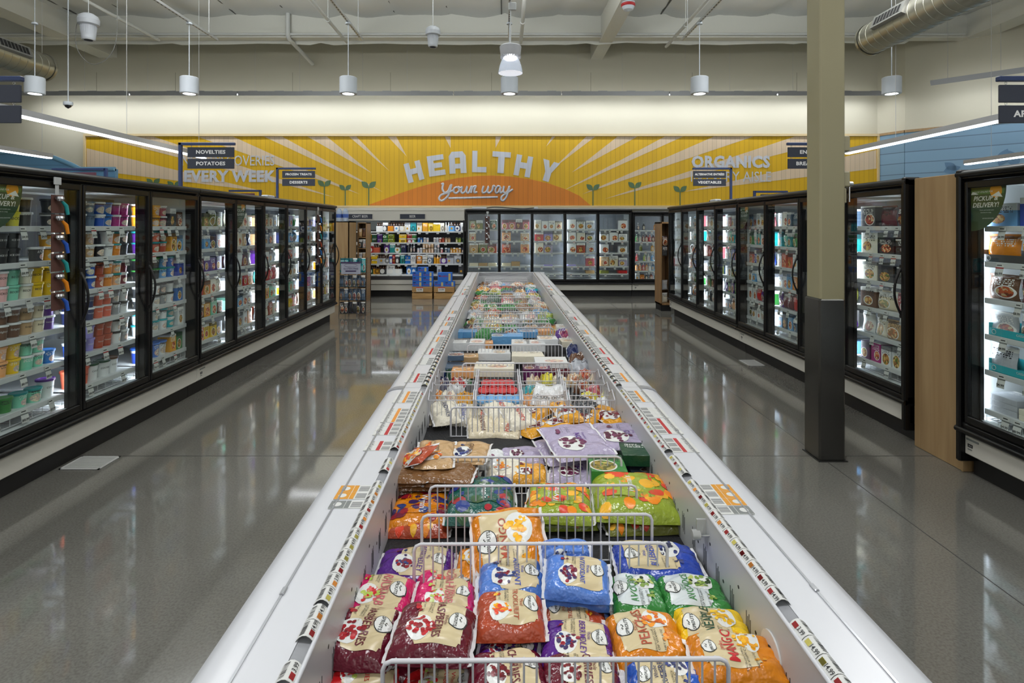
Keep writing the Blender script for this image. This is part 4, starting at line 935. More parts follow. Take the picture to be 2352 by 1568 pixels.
def beer(zx, w_, z, h, kind, col, shelf, n=1):
    x = bx(zx); wm = w_/5.2275*YB/FPX
    key = (col, kind, shelf); cnt[key] = cnt.get(key, 0)+1; q = cnt[key]
    if kind == 'can':
        k = max(1, int(round(wm/.068)))
        for i in range(k):
            for lay in range(n):
                place(TB, 'beer_can', bottle_mesh(.031, .12, 'can'), x+(i-(k-1)/2)*.068, .2, z+lay*.122, col, f"{col} drink cans standing in a row, {shelf}, beer cooler, group {ORD[q-1]} from left", 'can', f'{col} cans on the {shelf}, group {q}')
    elif kind == 'bottle':
        k = max(1, int(round(wm/.066)))
        for i in range(k): place(TB, 'beer_bottle', bottle_mesh(.03, .22, 'bottle'), x+(i-(k-1)/2)*.066, .2, z, col, f"{col} bottles standing close together, {shelf}, beer cooler, group {ORD[q-1]} from left", 'bottle', f'{col} bottles on the {shelf}, group {q}', 0, [('cap', cap_mesh(.03, .22), 'silver')])
    elif kind == 'six':
        def f():
            m = MB(); m.bbox((-.085, 0, 0), (.085, .12, .13), .003)
            for i in (-.055, 0, .055):
                for y in (.035, .085): m.lathe([(.028, .12), (.026, .15), (.012, .18), (.011, .215), (0, .215)], 10, (i, y, 0), 1)
            return m.mesh('bottle_carrier', [PK_DRK, plain('bottle_glass', (60, 36, 20), .15)])
        place(TB, 'bottle_carrier', cached('six', f), x, .14, z, col, f"{col} six-bottle carrier, {shelf}, beer cooler, {ORD[q-1]} of its colour from left", 'carton', 'bottle carriers')
    else:
        for lay in range(n):
            place(TB, 'beer_carton', box_mesh(round(wm, 2), round(h, 2), .2, 'drink'), x, .14, z+lay*(h+.002), col, f"{col} beer carton, {shelf}, beer cooler, {ORD[q-1]} of its colour from left"+(', '+('lower', 'upper')[lay] if n > 1 else ''), 'carton', 'beer cartons')
S = ['top shelf', 'second shelf', 'third shelf', 'fourth shelf', 'bottom deck']
for a in [(570,62,0,'six','white'),(640,60,0,'box','charcoal'),(708,64,0,'six','orange'),(775,62,0,'six','sky'),(842,60,0,'six','cream'),(907,66,0,'box','white'),(977,66,0,'box','turquoise'),(1052,62,0,'box','ivory'),(1122,64,0,'box','gold'),
          (1190,62,0,'box','yellow'),(1262,80,0,'box','yellow'),(1328,44,0,'box','ivory'),(1405,90,0,'bottle','white'),(1450,60,0,'six','sky'),(1512,55,0,'six','navy'),(1580,62,0,'box','white'),
          (437,62,1,'box','gold',2),(505,60,1,'box','forest',2),(572,62,1,'box','purple',2),(640,62,1,'box','green',2),(705,66,1,'box','lime',2),(850,90,1,'box','yellow',2),(935,60,1,'box','red',2),(980,50,1,'box','green',2),
          (1058,60,1,'can','azure'),(1130,64,1,'can','silver'),(1252,60,1,'can','silver'),(1320,60,1,'can','rust'),(1392,64,1,'can','tan'),(1522,64,1,'can','lime'),(1590,40,1,'can','green'),
          (455,84,2,'box','red',1),(525,56,2,'six','coral'),(655,64,2,'box','purple',1),(725,64,2,'box','teal',1),(790,60,2,'six','green'),(856,60,2,'box','navy',1),(950,100,2,'bottle','charcoal'),(1052,60,2,'can','silver'),
          (1155,130,2,'can','tan',2),(1260,60,2,'can','grey',2),(1320,50,2,'can','rose'),(1390,60,2,'can','steel'),(1490,120,2,'can','gold'),(1580,40,2,'can','navy'),
          (440,64,3,'box','gold',2),(508,64,3,'box','yellow',2),(580,66,3,'six','silver'),(650,62,3,'six','white'),(708,44,3,'box','blue',1),(738,36,3,'box','red',1),(785,50,3,'box','charcoal',1),(845,50,3,'box','teal',1),(910,62,3,'box','azure',2),(975,62,3,'box','white',2),
          (1050,62,3,'box','orange',2),(1118,60,3,'box','ivory',2),(1185,66,3,'box','steel',1),(1270,90,3,'bottle','gold'),(1350,50,3,'six','purple'),(1425,86,3,'box','silver',1),(1515,86,3,'box','silver',1),
          (455,60,4,'six','forest'),(530,70,4,'six','gold'),(610,80,4,'six','charcoal'),(703,98,4,'box','white',1),(795,60,4,'six','white'),(925,58,4,'box','azure',1),(985,58,4,'box','azure',1),(1290,50,4,'box','silver',1),(1570,90,4,'box','charcoal',1)]:
    zx, w_, sh, kind, col = a[:5]; n = a[5] if len(a) > 5 else 1; z = (BSH+[.531])[sh]
    beer(zx, w_, z, (.215 if n == 1 else .105), kind, col, S[sh], n)

# crates with blue beer cases
def crate(x, label):
    t = thing('wooden_crate', label, 'crate', (x, 13.2, 0), 0, 'pine crates'); m = MB()
    for y in (0, .34):
        for z in (.0, .155): m = MB(); m.bbox((0, y, z), (.47, y+.016, z+.135), .003); m.build('slat', CRATE, t)
    m = MB()
    for xx in (0, .454):
        for z in (.0, .155): m.bbox((xx, .016, z), (xx+.016, .34, z+.135), .003)
    m.build('end_slats', CRATE, t); m = MB()
    for xx in (.016, .424):
        for y in (.016, .31): m.box((xx, y, 0), (xx+.03, y+.03, .29))
    m.build('corner_posts', CRATE, t); m = MB(); m.box((.1, -.003, .17), (.26, 0, .275)); m.box((.1, -.0035, .255), (.26, -.003, .275), 2); m.text('9.99', .06, lambda a, b, c: (.18+a, -.0035, .215+b), 1, .01); m.build('price_sign', [TAGM, INK, REDP], t)
    m = MB(); m.box((.02, .02, .27), (.45, .34, .285)); m.build('top_board', CRATE, t)
crate(-2.17, 'left pine crate under the taller stack of blue beer cases'); crate(-1.66, 'right pine crate under the shorter stack of blue beer cases')
MOD = PK_BOX
def bcase(x, y, z, label):
    def f():
        m = MB(); m.bbox((0, 0, 0), (.235, .16, .112), .003); m.bbox((.16, -.001, .012), (.205, .0, .1), .0004, 1)
        m.bbox((.018, -.001, .075), (.075, .0, .1), .0004, 2); m.text('Modelo', .045, lambda a, b, c: (.09+a, -.0012, .045+b), 3, .01); return m.mesh('beer_case', [plain('beer_case_blue', (36, 104, 196), .35), plain('beer_case_picture', (196, 178, 120), .4), plain('beer_case_dark', (18, 40, 100), .4), plain('beer_case_logo', (140, 40, 60), .4)])
    link('beer_case', cached('bcase', f), None, (x, y, z), label=label, cat='case', group='blue beer cases')
LV = ['lowest', 'second', 'third', 'top']
for k in range(3):
    bcase(-2.16, 13.2, .29+k*.113, f'blue beer case, left column of taller stack, {LV[k]} layer'); bcase(-1.92, 13.2, .29+k*.113, f'blue beer case, right column of taller stack, {LV[k]} layer')
bcase(-2.04, 13.2, .29+3*.113, 'single blue beer case on top of the taller stack')
for k, x in enumerate((-1.65, -1.41)): bcase(x, 13.2, .29, f'blue beer case at the {("left", "right")[k]} of the shorter stack, lower layer')
m = MB(); m.bbox((0, 0, 0), (.33, .2, .21), .003); m.bbox((.25, -.001, .02), (.3, 0, .19), .0004, 1); m.text('Modelo', .07, lambda a, b, c: (.13+a, -.0012, .13+b), 2, .01)
m.build('beer_case', [plain('beer_case_blue', (36, 104, 196), .35), plain('beer_case_picture', (196, 178, 120), .4), plain('beer_case_logo', (140, 40, 60), .4)], None, (-1.57, 13.2, .403), label='large blue beer case on top of the shorter stack', cat='case')

# ================================================================ wooden end shelves and the cracker-pouch rack
t = thing('display_shelf', 'maple end shelf unit beyond the left freezers with water bottles on top', 'shelf', (-3.95, 12.15, 0))
m = MB(); m.box((0, 0, 0), (.6, .02, 1.8)); m.box((0, 0, 0), (.02, .6, 1.8)); m.box((.58, 0, 0), (.6, .6, 1.8)); m.box((0, 0, 1.78), (.6, .6, 1.8)); m.build('body', MAPLE, t)
t = thing('display_shelf', 'narrow open wooden shelf unit between maple unit and beer cooler', 'shelf', (-3.34, 12.8, 0))
m = MB(); m.box((0, 0, 0), (.02, .4, 1.78)); m.box((.19, 0, 0), (.21, .4, 1.78)); m.box((0, .38, 0), (.21, .4, 1.78)); m.box((0, 0, 1.76), (.21, .4, 1.78)); m.build('body', OAKW, t)
for z in (.3, .6, .9, 1.2, 1.45):
    m = MB(); m.box((.02, 0, z-.02), (.19, .38, z)); m.build('shelf', OAKW, t)
    for k in range(2): place(((-3.34, 12.8, 0), 0), 'snack_pouch', pouch_mesh(.08, .2, .04, k), .06+k*.085, .02, z, ('charcoal', 'silver', 'tan', 'brown')[(k+int(z*10)) % 4], f"{('left', 'right')[k]} snack pouch on the narrow wooden shelf, level at {int(z*100)} cm", 'pouch', 'snack pouches')
for k in range(4):
    def f():
        m = MB(); m.lathe([(0, 0), (.06, 0), (.065, .02), (.065, .1), (.06, .13), (.065, .16), (.06, .22), (.03, .27), (.02, .28), (0, .28)], 14)
        wm, nt, b = principled('clear_plastic'); b.inputs['Base Color'].default_value = rgb(180, 200, 225); b.inputs['Alpha'].default_value = .5; b.inputs['Roughness'].default_value = .1
        return m.mesh('water_bottle', [wm])
    def g():
        m = MB(); m.lathe([(.066, .08), (.066, .16)], 14); return m.mesh('label', [plain('water_label', (60, 90, 160), .4)])
    o = link('water_bottle', cached('wb', f), None, (-3.87+k*.135, 12.3, 1.8), label=f'clear water bottle with blue label on the maple unit, {ORD[k]} from left', cat='bottle', group='water bottles'); link('label', cached('wbl', g), o)
t = thing('wire_rack', 'black wire floor rack of hanging snack pouches with GLUTEN FREE sign', 'rack', (-3.12, 10.62, 0))
m = MB(); DW = plain('black_wire', (20, 20, 22), .35)
for x in (0, .5):
    for y in (0, .42): m.cyl((x, y, 0), (x, y-.12*(y == 0)*-1, 1.1), .006, 6)
for z in [.04+.045*k for k in range(24)]: m.cyl((.5, 0, z), (.5, .42, z), .0025, 4)
for z in (.05, .3, .55, .8):
    m.cyl((0, 0, z+.06), (.5, 0, z+.06), .004, 5); m.cyl((0, 0, z), (.5, 0, z), .004, 5)
    for k in range(11): m.cyl((k*.05, 0, z), (k*.05, .42, z), .002, 4)
m.build('wire_frame', DW, t)
m = MB(); m.bbox((.06, -.05, .80), (.42, -.042, 1.02), .004); m.bbox((.05, -.053, 1.0), (.43, -.04, 1.03), .003, 1)
m.text('GLUTEN FREE', .045, lambda a, b, c: (.24+a, -.0513, .9+b), 1, .005); m.tube([(.24+.12*math.cos(q*PI/8), -.0515, .965+.03*math.sin(q*PI/8)) for q in range(16)], .002, 4, 1, closed=True); m.bbox((.14, -.0515, .845), (.34, -.05, .868), .0003, 1)
m.build('sign_card', [plain('pale_card', (176, 180, 198), .5), plain('plum_print', (70, 54, 96), .5)], t)
for lv, (z, col, cn) in enumerate([(.05, 'purple', 'purple-footed'), (.3, 'azure', 'blue-footed'), (.55, 'lime', 'green-footed'), (.82, 'turquoise', 'turquoise')]):
    for k in range(6):
        place(((-3.12, 10.62, 0), 0), 'snack_pouch', pouch_mesh(.08, .22 if lv < 3 else .27, .04, k % 4), .05+k*.08, .01+.03*(lv == 3), z+.004, 'steel' if lv in (1, 2) else ('charcoal' if lv == 0 else 'turquoise'), f'{cn} snack pouch, {ORD[k]} from left on {SHN[3-lv]} of the black wire rack', 'pouch', cn+' snack pouches', 0, [('seal', seal_mesh(.076, -.008 if False else .02, .03), col)])
# right wooden rack end
t = thing('display_shelf', 'tall narrow wooden display frame with brown packs beside the right freezers', 'shelf', (3.1, 11.3, 0))
m = MB(); m.bbox((0, 0, .12), (.035, .42, 1.78), .004); m.bbox((.2, 0, .12), (.235, .42, 1.78), .004); m.bbox((0, 0, 1.745), (.235, .42, 1.78), .004); m.bbox((0, 0, .12), (.235, .42, .16), .004); m.box((0.03, .4, .12), (.2, .42, 1.75)); m.build('body', OAKW, t)
m = MB(); m.box((.02, .03, 0), (.22, .42, .12)); m.build('toe_kick', KICK, t)
for k, (z, c) in enumerate(((.2, 'ivory'), (.42, 'silver'), (1.1, 'charcoal'), (1.3, 'brown'))):
    place(((3.1, 11.3, 0), 0), 'snack_pouch', pouch_mesh(.13, .2, .05, k), .115, .06, z if k else .161, c, f'{c} pouch hanging in the tall wooden frame, {ORD[3-k]} from top', 'pouch', 'pouches in the wooden frame', .2)

# hanging clip strips with scoops
def clip_strip(x, y, z, rot, n, cols, label, sp=.13):
    t = thing('clip_strip', label, 'display strip', (x, y, z), rot); m = MB(); m.bbox((-.015, -.004, -n*sp-.12), (.015, 0, .0), .002); m.bbox((-.03, -.01, -.03), (.03, .0, .02), .003); m.build('strip', plain('strip_plastic', (180, 184, 184), .3), t)
    for k in range(n):
        zz = -.1-k*sp; m = MB(); m.box((-.06, -.012, zz-.12), (.05, -.009, zz)); c = m.build('card', plain('backing_card', (84, 52, 44), .5), t)
        m = MB(); m.lathe([(.0, .0), (.02, .0), (.03, .015), (.026, .03), (0, .03)], 12, (-.015, -.03, zz-.04)); m.build('scoop', CHROME, c)
        m = MB(); m.tube([(.0, -.035, zz-.04), (.03, -.04, zz-.07), (.04, -.045, zz-.13)], [.008, .013, .011], 8); m.build('handle', plain('scoop_'+cols[k % len(cols)], cols[k % len(cols)], .4), c)
clip_strip(XL+.045, 3.80, 2.0, PI/2, 6, ['teal', 'orange', 'blue'], 'clip strip of ice cream scoops with coloured handles on nearest left door')
clip_strip(XL+.045, 9.1, 1.98, PI/2, 6, ['azure', 'orange', 'teal', 'rust'], 'clip strip of coloured scoops on the second farthest left freezer door')
clip_strip(-.42, YB-.045, 2.03, 0, 5, ['charcoal', 'white'], 'clip strip of pizza cutters on the first back freezer door')

# little cameras and cable trunks on top of the cases
def topbox(x, y, z, rz, label):
    m = MB(); m.bbox((-.12, -.05, 0), (.12, .05, .06), .01); m.bbox((.1, -.035, .01), (.2, .035, .055), .01, 1); m.cyl((-.12, 0, .03), (-.3, .02, .01), .012, 6, 1)
    m.build('ballast_box', [PEND, INK], None, (x, y, z), (0, 0, rz), label=label, cat='box')
topbox(-3.35, 8.0, 2.07, PI/2, 'small pale box with black fitting on top of the left freezers'); topbox(3.4, 6.0, 2.07, PI/2, 'small pale box with black fitting atop freezers beside the column'); topbox(3.42, 9.2, 2.07, PI/2, 'small pale box atop far right freezers below ALTERNATIVE ENTRÉES')
m = MB(); m.bbox((0, 0, 0), (.35, .08, .05), .008); m.tube(spline([(.35, .04, .03), (.6, .04, .05), (1.2, .04, .01), (1.5, .04, .03)], 6), .012, 6, 1); m.bbox((1.5, .0, 0), (1.6, .08, .05), .008)
m.build('cable_trunk', [PEND, INK], None, (-.8, 13.7, 2.11), label='grey conduit box with black cable along the top of the back freezer', cat='conduit')
# floor grilles
def fgrille(x, y, w_, l_, label):
    m = MB(); n = 14; m.box((0, 0, 0), (w_, l_, .002), 1)
    for k in range(n): m.box((.01, .012+k*(l_-.02)/n, .002), (w_-.01, .012+k*(l_-.02)/n+(l_/n)*.45, .006))
    for a, b in (((0, 0), (.012, l_)), ((w_-.012, 0), (w_, l_)), ((0, 0), (w_, .012)), ((0, l_-.012), (w_, l_))): m.box((*a, .002), (*b, .007))
    m.build('floor_grille', [WHITE, INK], None, (x, y, .001), label=label, cat='vent')
fgrille(-3.1, 3.93, .28, .22, 'small white slotted floor grille beside the left freezers'); fgrille(2.95, 6.85, .2, .3, 'small white slotted floor grille beside the right freezers')
# ================================================================ the long chest freezer down the middle
BYAW = .0100; BX0 = .127; RIM = .78
def bw(u, v): return (BX0+u-BYAW*v, v)                     # bunker coordinates (across, along) -> floor plan
def bl(px, py, z):
    x, y, _ = at(px, py, z); return (x-BX0+BYAW*y, y)
CH_O, CH_S, CH_C, CH_I = .764, .664, .568, .530
SPOT = plain('chest_inner_wall', (190, 192, 194), .35, .1); MAT = plain('black_mat', (22, 23, 26), .7, bump=.6, bscale=120)
BWHITE = plain('chest_rim', (206, 208, 212), .28); EDGE = plain('metal_edge', (170, 172, 176), .3, .6)
def tagcard(kind):
    """curved shelf-edge price card lying in the sloped channel; local x across (inner edge at 0), y along"""
    def f():
        m = MB(); W_, L_ = (.04, .052)
        m.grid(lambda u, v: (-u*W_, (v-.5)*L_, .014*math.sin(PI*u)**.8+.001), 5, 1, 0)
        m.grid(lambda u, v: (-(1-u)*W_, (v-.5)*L_, .014*math.sin(PI*(1-u))**.8-.0002), 5, 1, 0)
        def P(x, y, e=.0012): u = min(1, max(0, -x/W_)); return (x, y, .014*math.sin(PI*u)**.8+.001+e)
        r_ = random.Random(kind)
        for k in range(12):
            y = -.02+k*.0034; ww = r_.choice((.0008, .0014, .002)); m.add([P(-.022, y), P(-.034, y), P(-.034, y+ww), P(-.022, y+ww)], [(0, 1, 2, 3), (3, 2, 1, 0)], 1)
        m.add([P(-.003, -.02), P(-.012, -.02), P(-.012, -.004), P(-.003, -.004)], [(0, 1, 2, 3), (3, 2, 1, 0)], 2)
        m.text(('4.99', '3.99', '14.99')[kind % 3], .013, lambda x, y, z: P(-.008-y, .009-x*-1*-1 if False else .010+x, .0014), 1, .005)
        return m.mesh('price_tag', [TAGM, INK, (plain('tag_yellow', (196, 186, 90), .5), REDP, plain('tag_orange', (216, 140, 50), .5))[kind // 3 % 3]])
    return cached(('chtag', kind), f)
def sheet(rows, kind):
    """flat sheet of three small price labels lying on the rim"""
    def f():
        m = MB(); m.box((-.11, 0, .0), (0, .05*rows, .0015)); c = {'plain': 3, 'orange': 2, 'red': 1, 'dark': 4, 'gold': 5}[kind]
        for k in range(rows):
            y = k*.05
            m.box((-.11, y+.001, .0015), (-.062, y+.049, .002), 5 if kind == 'gold' else (4 if kind == 'dark' else 3)); m.box((-.06, y+.001, .0015), (-.045, y+.049, .002), c)
            m.box((-.043, y+.002, .0015), (-.002, y+.048, .002), 0)
            if kind in ('gold', 'dark'): m.lathe([(0, .0024), (.014, .0022)], 12, (-.086, y+.025, 0), 0)
            else: m.text('$4.99', .02, lambda a, b, z: (-.086-b, y+.025+a, .0023), 6, .01)
            for q in range(6): m.box((-.04, y+.006+q*.006, .002), (-.006, y+.009+q*.006, .0023), 6)
        return m.mesh('price_card', [TAGM, REDP, plain('tag_orange', (216, 140, 50), .5), TAGM, GREYP, plain('tag_gold', (206, 142, 40), .5), plain('small_print', (96, 98, 100), .5)])
    return cached(('sheet', rows, kind), f)
segs = [(-1.1, 3.2), (3.2, 7.42), (7.42, 11.35)]
names = ['nearest section of the long white chest freezer full of frozen bags', 'middle section of the long white chest freezer with wire baskets', 'farthest section of the long white chest freezer, with its end wall']
roots = []
for k, (v0, v1) in enumerate(segs):
    t = thing('chest_freezer', names[k], 'freezer', (*bw(0, v0), 0), BYAW, 'chest freezer sections'); roots.append((t, v0)); L_ = v1-v0; g = .002
    end = k == 2
    m = MB()
    for s in (-1, 1):
        a, b = sorted((s*.70, s*.745)); m.bbox((a, g, .1), (b, L_-g, .74), .004)
    if end: m.box((-.745, L_-.06, .1), (.745, L_, .74))
    m.build('side_panel', PANEL, t)
    m = MB(); m.box((-.68, 0.0, 0), (.68, L_-.05, .1)); m.build('toe_kick', KICK, t)
    # outer rim, sloped bumper, metal edge
    Lr = L_-(.0 if not end else .14)
    for s, nm in ((-1, 'left'), (1, 'right')):
        m = MB(); pr = [(CH_S, RIM), (.70, RIM-.002), (.73, RIM-.008), (CH_O-.008, RIM-.02), (CH_O, RIM-.04), (CH_O-.004, RIM-.075), (.72, RIM-.085)]
        q = [(s*x, z) for x, z in pr]; n = len(q)
        m.add([(x, g, z) for x, z in q]+[(x, Lr-g, z) for x, z in q], [(j, j+1, n+j+1, n+j) for j in range(n-1)], 0, True)
        m.add([(x, g, z) for x, z in q]+[(x, Lr-g, z) for x, z in q], [tuple(range(n)), tuple(range(2*n-1, n-1, -1))], 0)
        m.build('bumper', BWHITE, t)
        m = MB(); m.tube([(s*(CH_O+.001), g, RIM-.05), (s*(CH_O+.001), Lr, RIM-.05)], .006, 6); m.build('edge_trim', EDGE, t)
        m = MB(); a, b = sorted((s*CH_S, s*CH_C)); m.box((a+.001, g, RIM-.02), (b-.001, L_-g-(.1 if end else 0), RIM+.001)); m.build('rim_top', BWHITE, t)
        m = MB(); a, b = sorted((s*(CH_S+.003), s*(CH_S-.003))); m.box((a, g, RIM+.001), (b, L_-g-(.1 if end else 0), RIM+.004)); 
        for j in range(int(L_/.55)): m.bbox((a-.003, .3+j*.55, RIM+.001), (b+.003, .33+j*.55, RIM+.007), .002)
        m.build('seam_strip', EDGE, t)
        m = MB(); m.add([(s*CH_C, g, RIM), (s*(CH_I+.006), g, RIM-.004), (s*(CH_I+.006), L_-g, RIM-.004), (s*CH_C, L_-g, RIM)], [(0, 1, 2, 3), (3, 2, 1, 0)])
        m.tube([(s*(CH_I+.003), g, RIM-.001), (s*(CH_I+.003), L_-g, RIM-.001)], .0055, 6); m.build('tag_channel', BWHITE, t)
        m = MB(); a, b = sorted((s*CH_I, s*(CH_I+.012))); m.box((a, g, .42), (b, L_-g, RIM-.004))
        if k == 0:
            for j in range(26):
                y = 1.6+j*.105
                if y > L_-.1: break
                m.cyl((s*(CH_I-.0006), y, .70-.05*(j % 2)), (s*(CH_I+.002), y, .70-.05*(j % 2)), .005, 8, 1)
                for q in range(4): m.box((min(s*(CH_I-.0008), s*CH_I), y+.03+q*.008, .60+.01*(q % 2)), (max(s*(CH_I-.0008), s*CH_I), y+.032+q*.008, .66+.01*(q % 2)), 1)
        m.build('inner_wall', [SPOT, INK], t)
    m = MB(); m.box((-CH_I, g, .46), (CH_I, L_-g, .56)); m.build('deck_mat', MAT, t)
    if end:
        m = MB(); m.box((-CH_I, L_-.14, .42), (CH_I, L_-.12, RIM)); m.build('end_wall', SPOT, t)
        m = MB(); ring = []
        for a in [(-CH_O, -.2), (-CH_O, -.09), (-CH_O+.03, -.03), (-CH_O+.1, 0), (CH_O-.1, 0), (CH_O-.03, -.03), (CH_O, -.09), (CH_O, -.2)]: ring.append((a[0], L_+a[1]))
        m.prism(ring, lambda x, y, z: (x, y, z), RIM-.07, RIM-.003); 
        m.box((-CH_I, L_-.2, RIM-.01), (CH_I, L_-.14, RIM-.002)) if False else None
        o = m.build('end_rim', BWHITE, t)
        # open the part of the rim that lies over the well
        bpy.data.objects.remove(o); m = MB()
        m.prism([(-CH_O, L_-.14), (-CH_O, L_-.09), (-CH_O+.03, L_-.03), (-CH_O+.1, L_), (CH_O-.1, L_), (CH_O-.03, L_-.03), (CH_O, L_-.09), (CH_O, L_-.14)], lambda x, y, z: (x, y, z), RIM-.07, RIM-.002)
        m.build('end_rim', BWHITE, t)
    if k:
        for s in (-1, 1):
            m = MB(); pr = [(CH_S+.002, RIM+.003), (.70, RIM+.002), (.73, RIM-.004), (CH_O-.006, RIM-.017), (CH_O+.005, RIM-.04), (CH_O, RIM-.08)]
            for (xa, za), (xb, zb) in zip(pr[:-1], pr[1:]): m.add([(s*xa, -.03, za), (s*xb, -.03, zb), (s*xb, .03, zb), (s*xa, .03, za)], [(0, 1, 2, 3), (3, 2, 1, 0)])
            m.build('joint_cover', BWHITE, t)
    # price cards
    r_ = random.Random(5+k)
    def tags(s, va, vb, step=.054):
        v = va
        while v < vb:
            if v0 < v < v1-.03: link('price_tag', tagcard(r_.randrange(9)), t, (s*(CH_I+.004), v-v0, RIM+.0005), (0, 0, PI if s > 0 else 0))
            v += step
    if k == 0:
        tags(-1, 1.15, 1.19); tags(-1, 1.27, 1.33); tags(-1, 1.39, 1.72); tags(-1, 1.76, 2.02); tags(-1, 2.12, 2.22); tags(-1, 2.33, 3.1, .056)
        tags(1, 1.1, 1.27); tags(1, 1.38, 1.98); tags(1, 2.08, 2.2); tags(1, 2.3, 3.1, .056)
        shs = [(-1, 1.83, 1, 'dark'), (-1, 1.89, 2, 'gold'), (1, 1.78, 1, 'dark'), (1, 1.835, 3, 'gold'), (-1, 2.30, 2, 'red'), (-1, 2.47, 3, 'red'), (-1, 2.63, 4, 'orange'), (-1, 2.92, 4, 'orange'), (1, 2.27, 3, 'red'), (1, 2.47, 4, 'red'), (1, 2.68, 3, 'plain'), (1, 2.92, 4, 'orange')]
    else:
        tags(-1, v0+.05, v1-.3, .09 if k == 1 else .1); tags(1, v0+.05, v1-.3, .09 if k == 1 else .1); shs = []
        v = v0+.1
        while v < v0+(3.0 if k == 1 else 1.2):
            for s in (-1, 1): shs.append((s, v, 4, r_.choice(('plain', 'red', 'orange', 'red', 'plain'))))
            v += r_.choice((.22, .22, .3, .42))
    for s, v, n_, kd in shs:
        if k: x = s*(CH_I+.04)
        else: x = s*(CH_I+.04)
        o = link('price_card', sheet(n_, kd), t, (x, v-v0+(n_*.05 if s > 0 else 0), RIM+.0015), (0, 0, PI if s > 0 else 0))
        if kd == 'gold': o['label'] = 'gold price card'
# thermometer clip on the right inner wall, and the round plug
t0 = roots[0][0]; v00 = roots[0][1]
x_, y_ = bl(1632, 1222, .72)
m = MB(); m.cyl((CH_I-.045, 0, .0), (CH_I-.02, 0, .0), .016, 14); m.box((CH_I-.03, -.004, .0), (CH_I+.01, .004, .05)); m.tube([(CH_I-.02, .0, -.005), (CH_I+.02, -.06, .03)], .003, 5)
m.build('thermometer', plain('clear_clip', (190, 192, 190), .15, .3), t0, (0, y_-v00, .71))
m = MB(); m.cyl((CH_I-.004, 0, 0), (CH_I, 0, 0), .05, 24); m.build('plug', WHITE, t0, (0, 1.36-v00, .66))
m = MB(); m.cyl((CH_I-.006, 0, 0), (CH_I-.003, 0, 0), .014, 12); m.build('plug_hole', INK, t0, (0, 1.36-v00, .665))

# ---------------------------------------------------------------- wire dividers and baskets
def divider(py, label, zt=.72, wide=.775, h=.155, u0=0):
    Y = FPX*(CAMZ-zt)/(py-VPY)
    def f():
        m = MB(); w2 = wide/2; r = .02
        m.tube([(-w2, 0, -h), (-w2, 0, -r), (-w2+.006, 0, -.006), (-w2+r, 0, 0), (w2-r, 0, 0), (w2-.006, 0, -.006), (w2, 0, -r), (w2, 0, -h)], .0052, 8)
        n = 27
        for k in range(1, n): x = -w2+wide*k/n; m.cyl((x, .004, -h), (x, .004, .003), .0028, 5)
        m.tube([(-w2, .002, -h), (w2, .002, -h)], .003, 5); return m.mesh('wire_divider', [WIRE])
    X, V = bw(u0, Y); link('wire_divider', cached(('div', wide, h), f), None, (X, V, zt), (0, 0, BYAW), label=label, cat='divider', group='wire dividers in the chest freezer')
near = ['nearest wide wire divider, at the bottom edge of the photo', 'second wire divider, over the blue and purple bags', 'third wire divider, behind the mango bag', 'fourth wire divider, in front of the mango berry bags', 'fifth wire divider, behind the acai bags', 'wire divider in front of the sandwich packs and black gap']
for py, lb in zip((1515, 1248, 1182, 1115, 1049, 935), near): divider(py, lb)
far = [834, 792, 752, 742, 734, 721, 716, 706, 697, 684, 679, 672, 656, 644, 639]
cnts = ORD+['thirteenth', 'fourteenth', 'fifteenth']
for i, py in enumerate(far): divider(py, f'distant wire divider, {cnts[i]} beyond the wire baskets')
def basket(i, u, v, L_, W_=.262):
    t = thing('wire_basket', f'white wire basket across the chest freezer, {ORD[i]} from the left', 'basket', (*bw(u, v), .57), BYAW, 'wire baskets'); H = .15
    rows_ = 4
    for r in range(rows_+1):
        m = MB(); y = r*L_/rows_; hh = H-.02*(r % 2)
        m.tube([(0, y, 0), (0, y, hh), (W_-.01, y, hh), (W_-.01, y, 0)], .003, 6)
        for k in range(1, 10): x = k*(W_-.01)/10; m.cyl((x, y, 0), (x, y, hh), .0018, 5)
        m.build('cross_wall', WIRE, t)
    for xx in (0, W_-.01):
        m = MB(); pts = [(xx, 0, H)]
        for r in range(rows_): pts += [(xx, (r+.5)*L_/rows_, H+.035), (xx, (r+1)*L_/rows_, H)]
        m.tube(pts, .004, 6); m.tube([(xx, 0, .06), (xx, L_, .06)], .003, 5)
        for k in range(22): y = k*L_/21; m.cyl((xx, y, 0), (xx, y, H), .0018, 5)
        m.build('side_wall', WIRE, t)
for i in range(4): basket(i, -.525+i*.264, 3.16, .62)

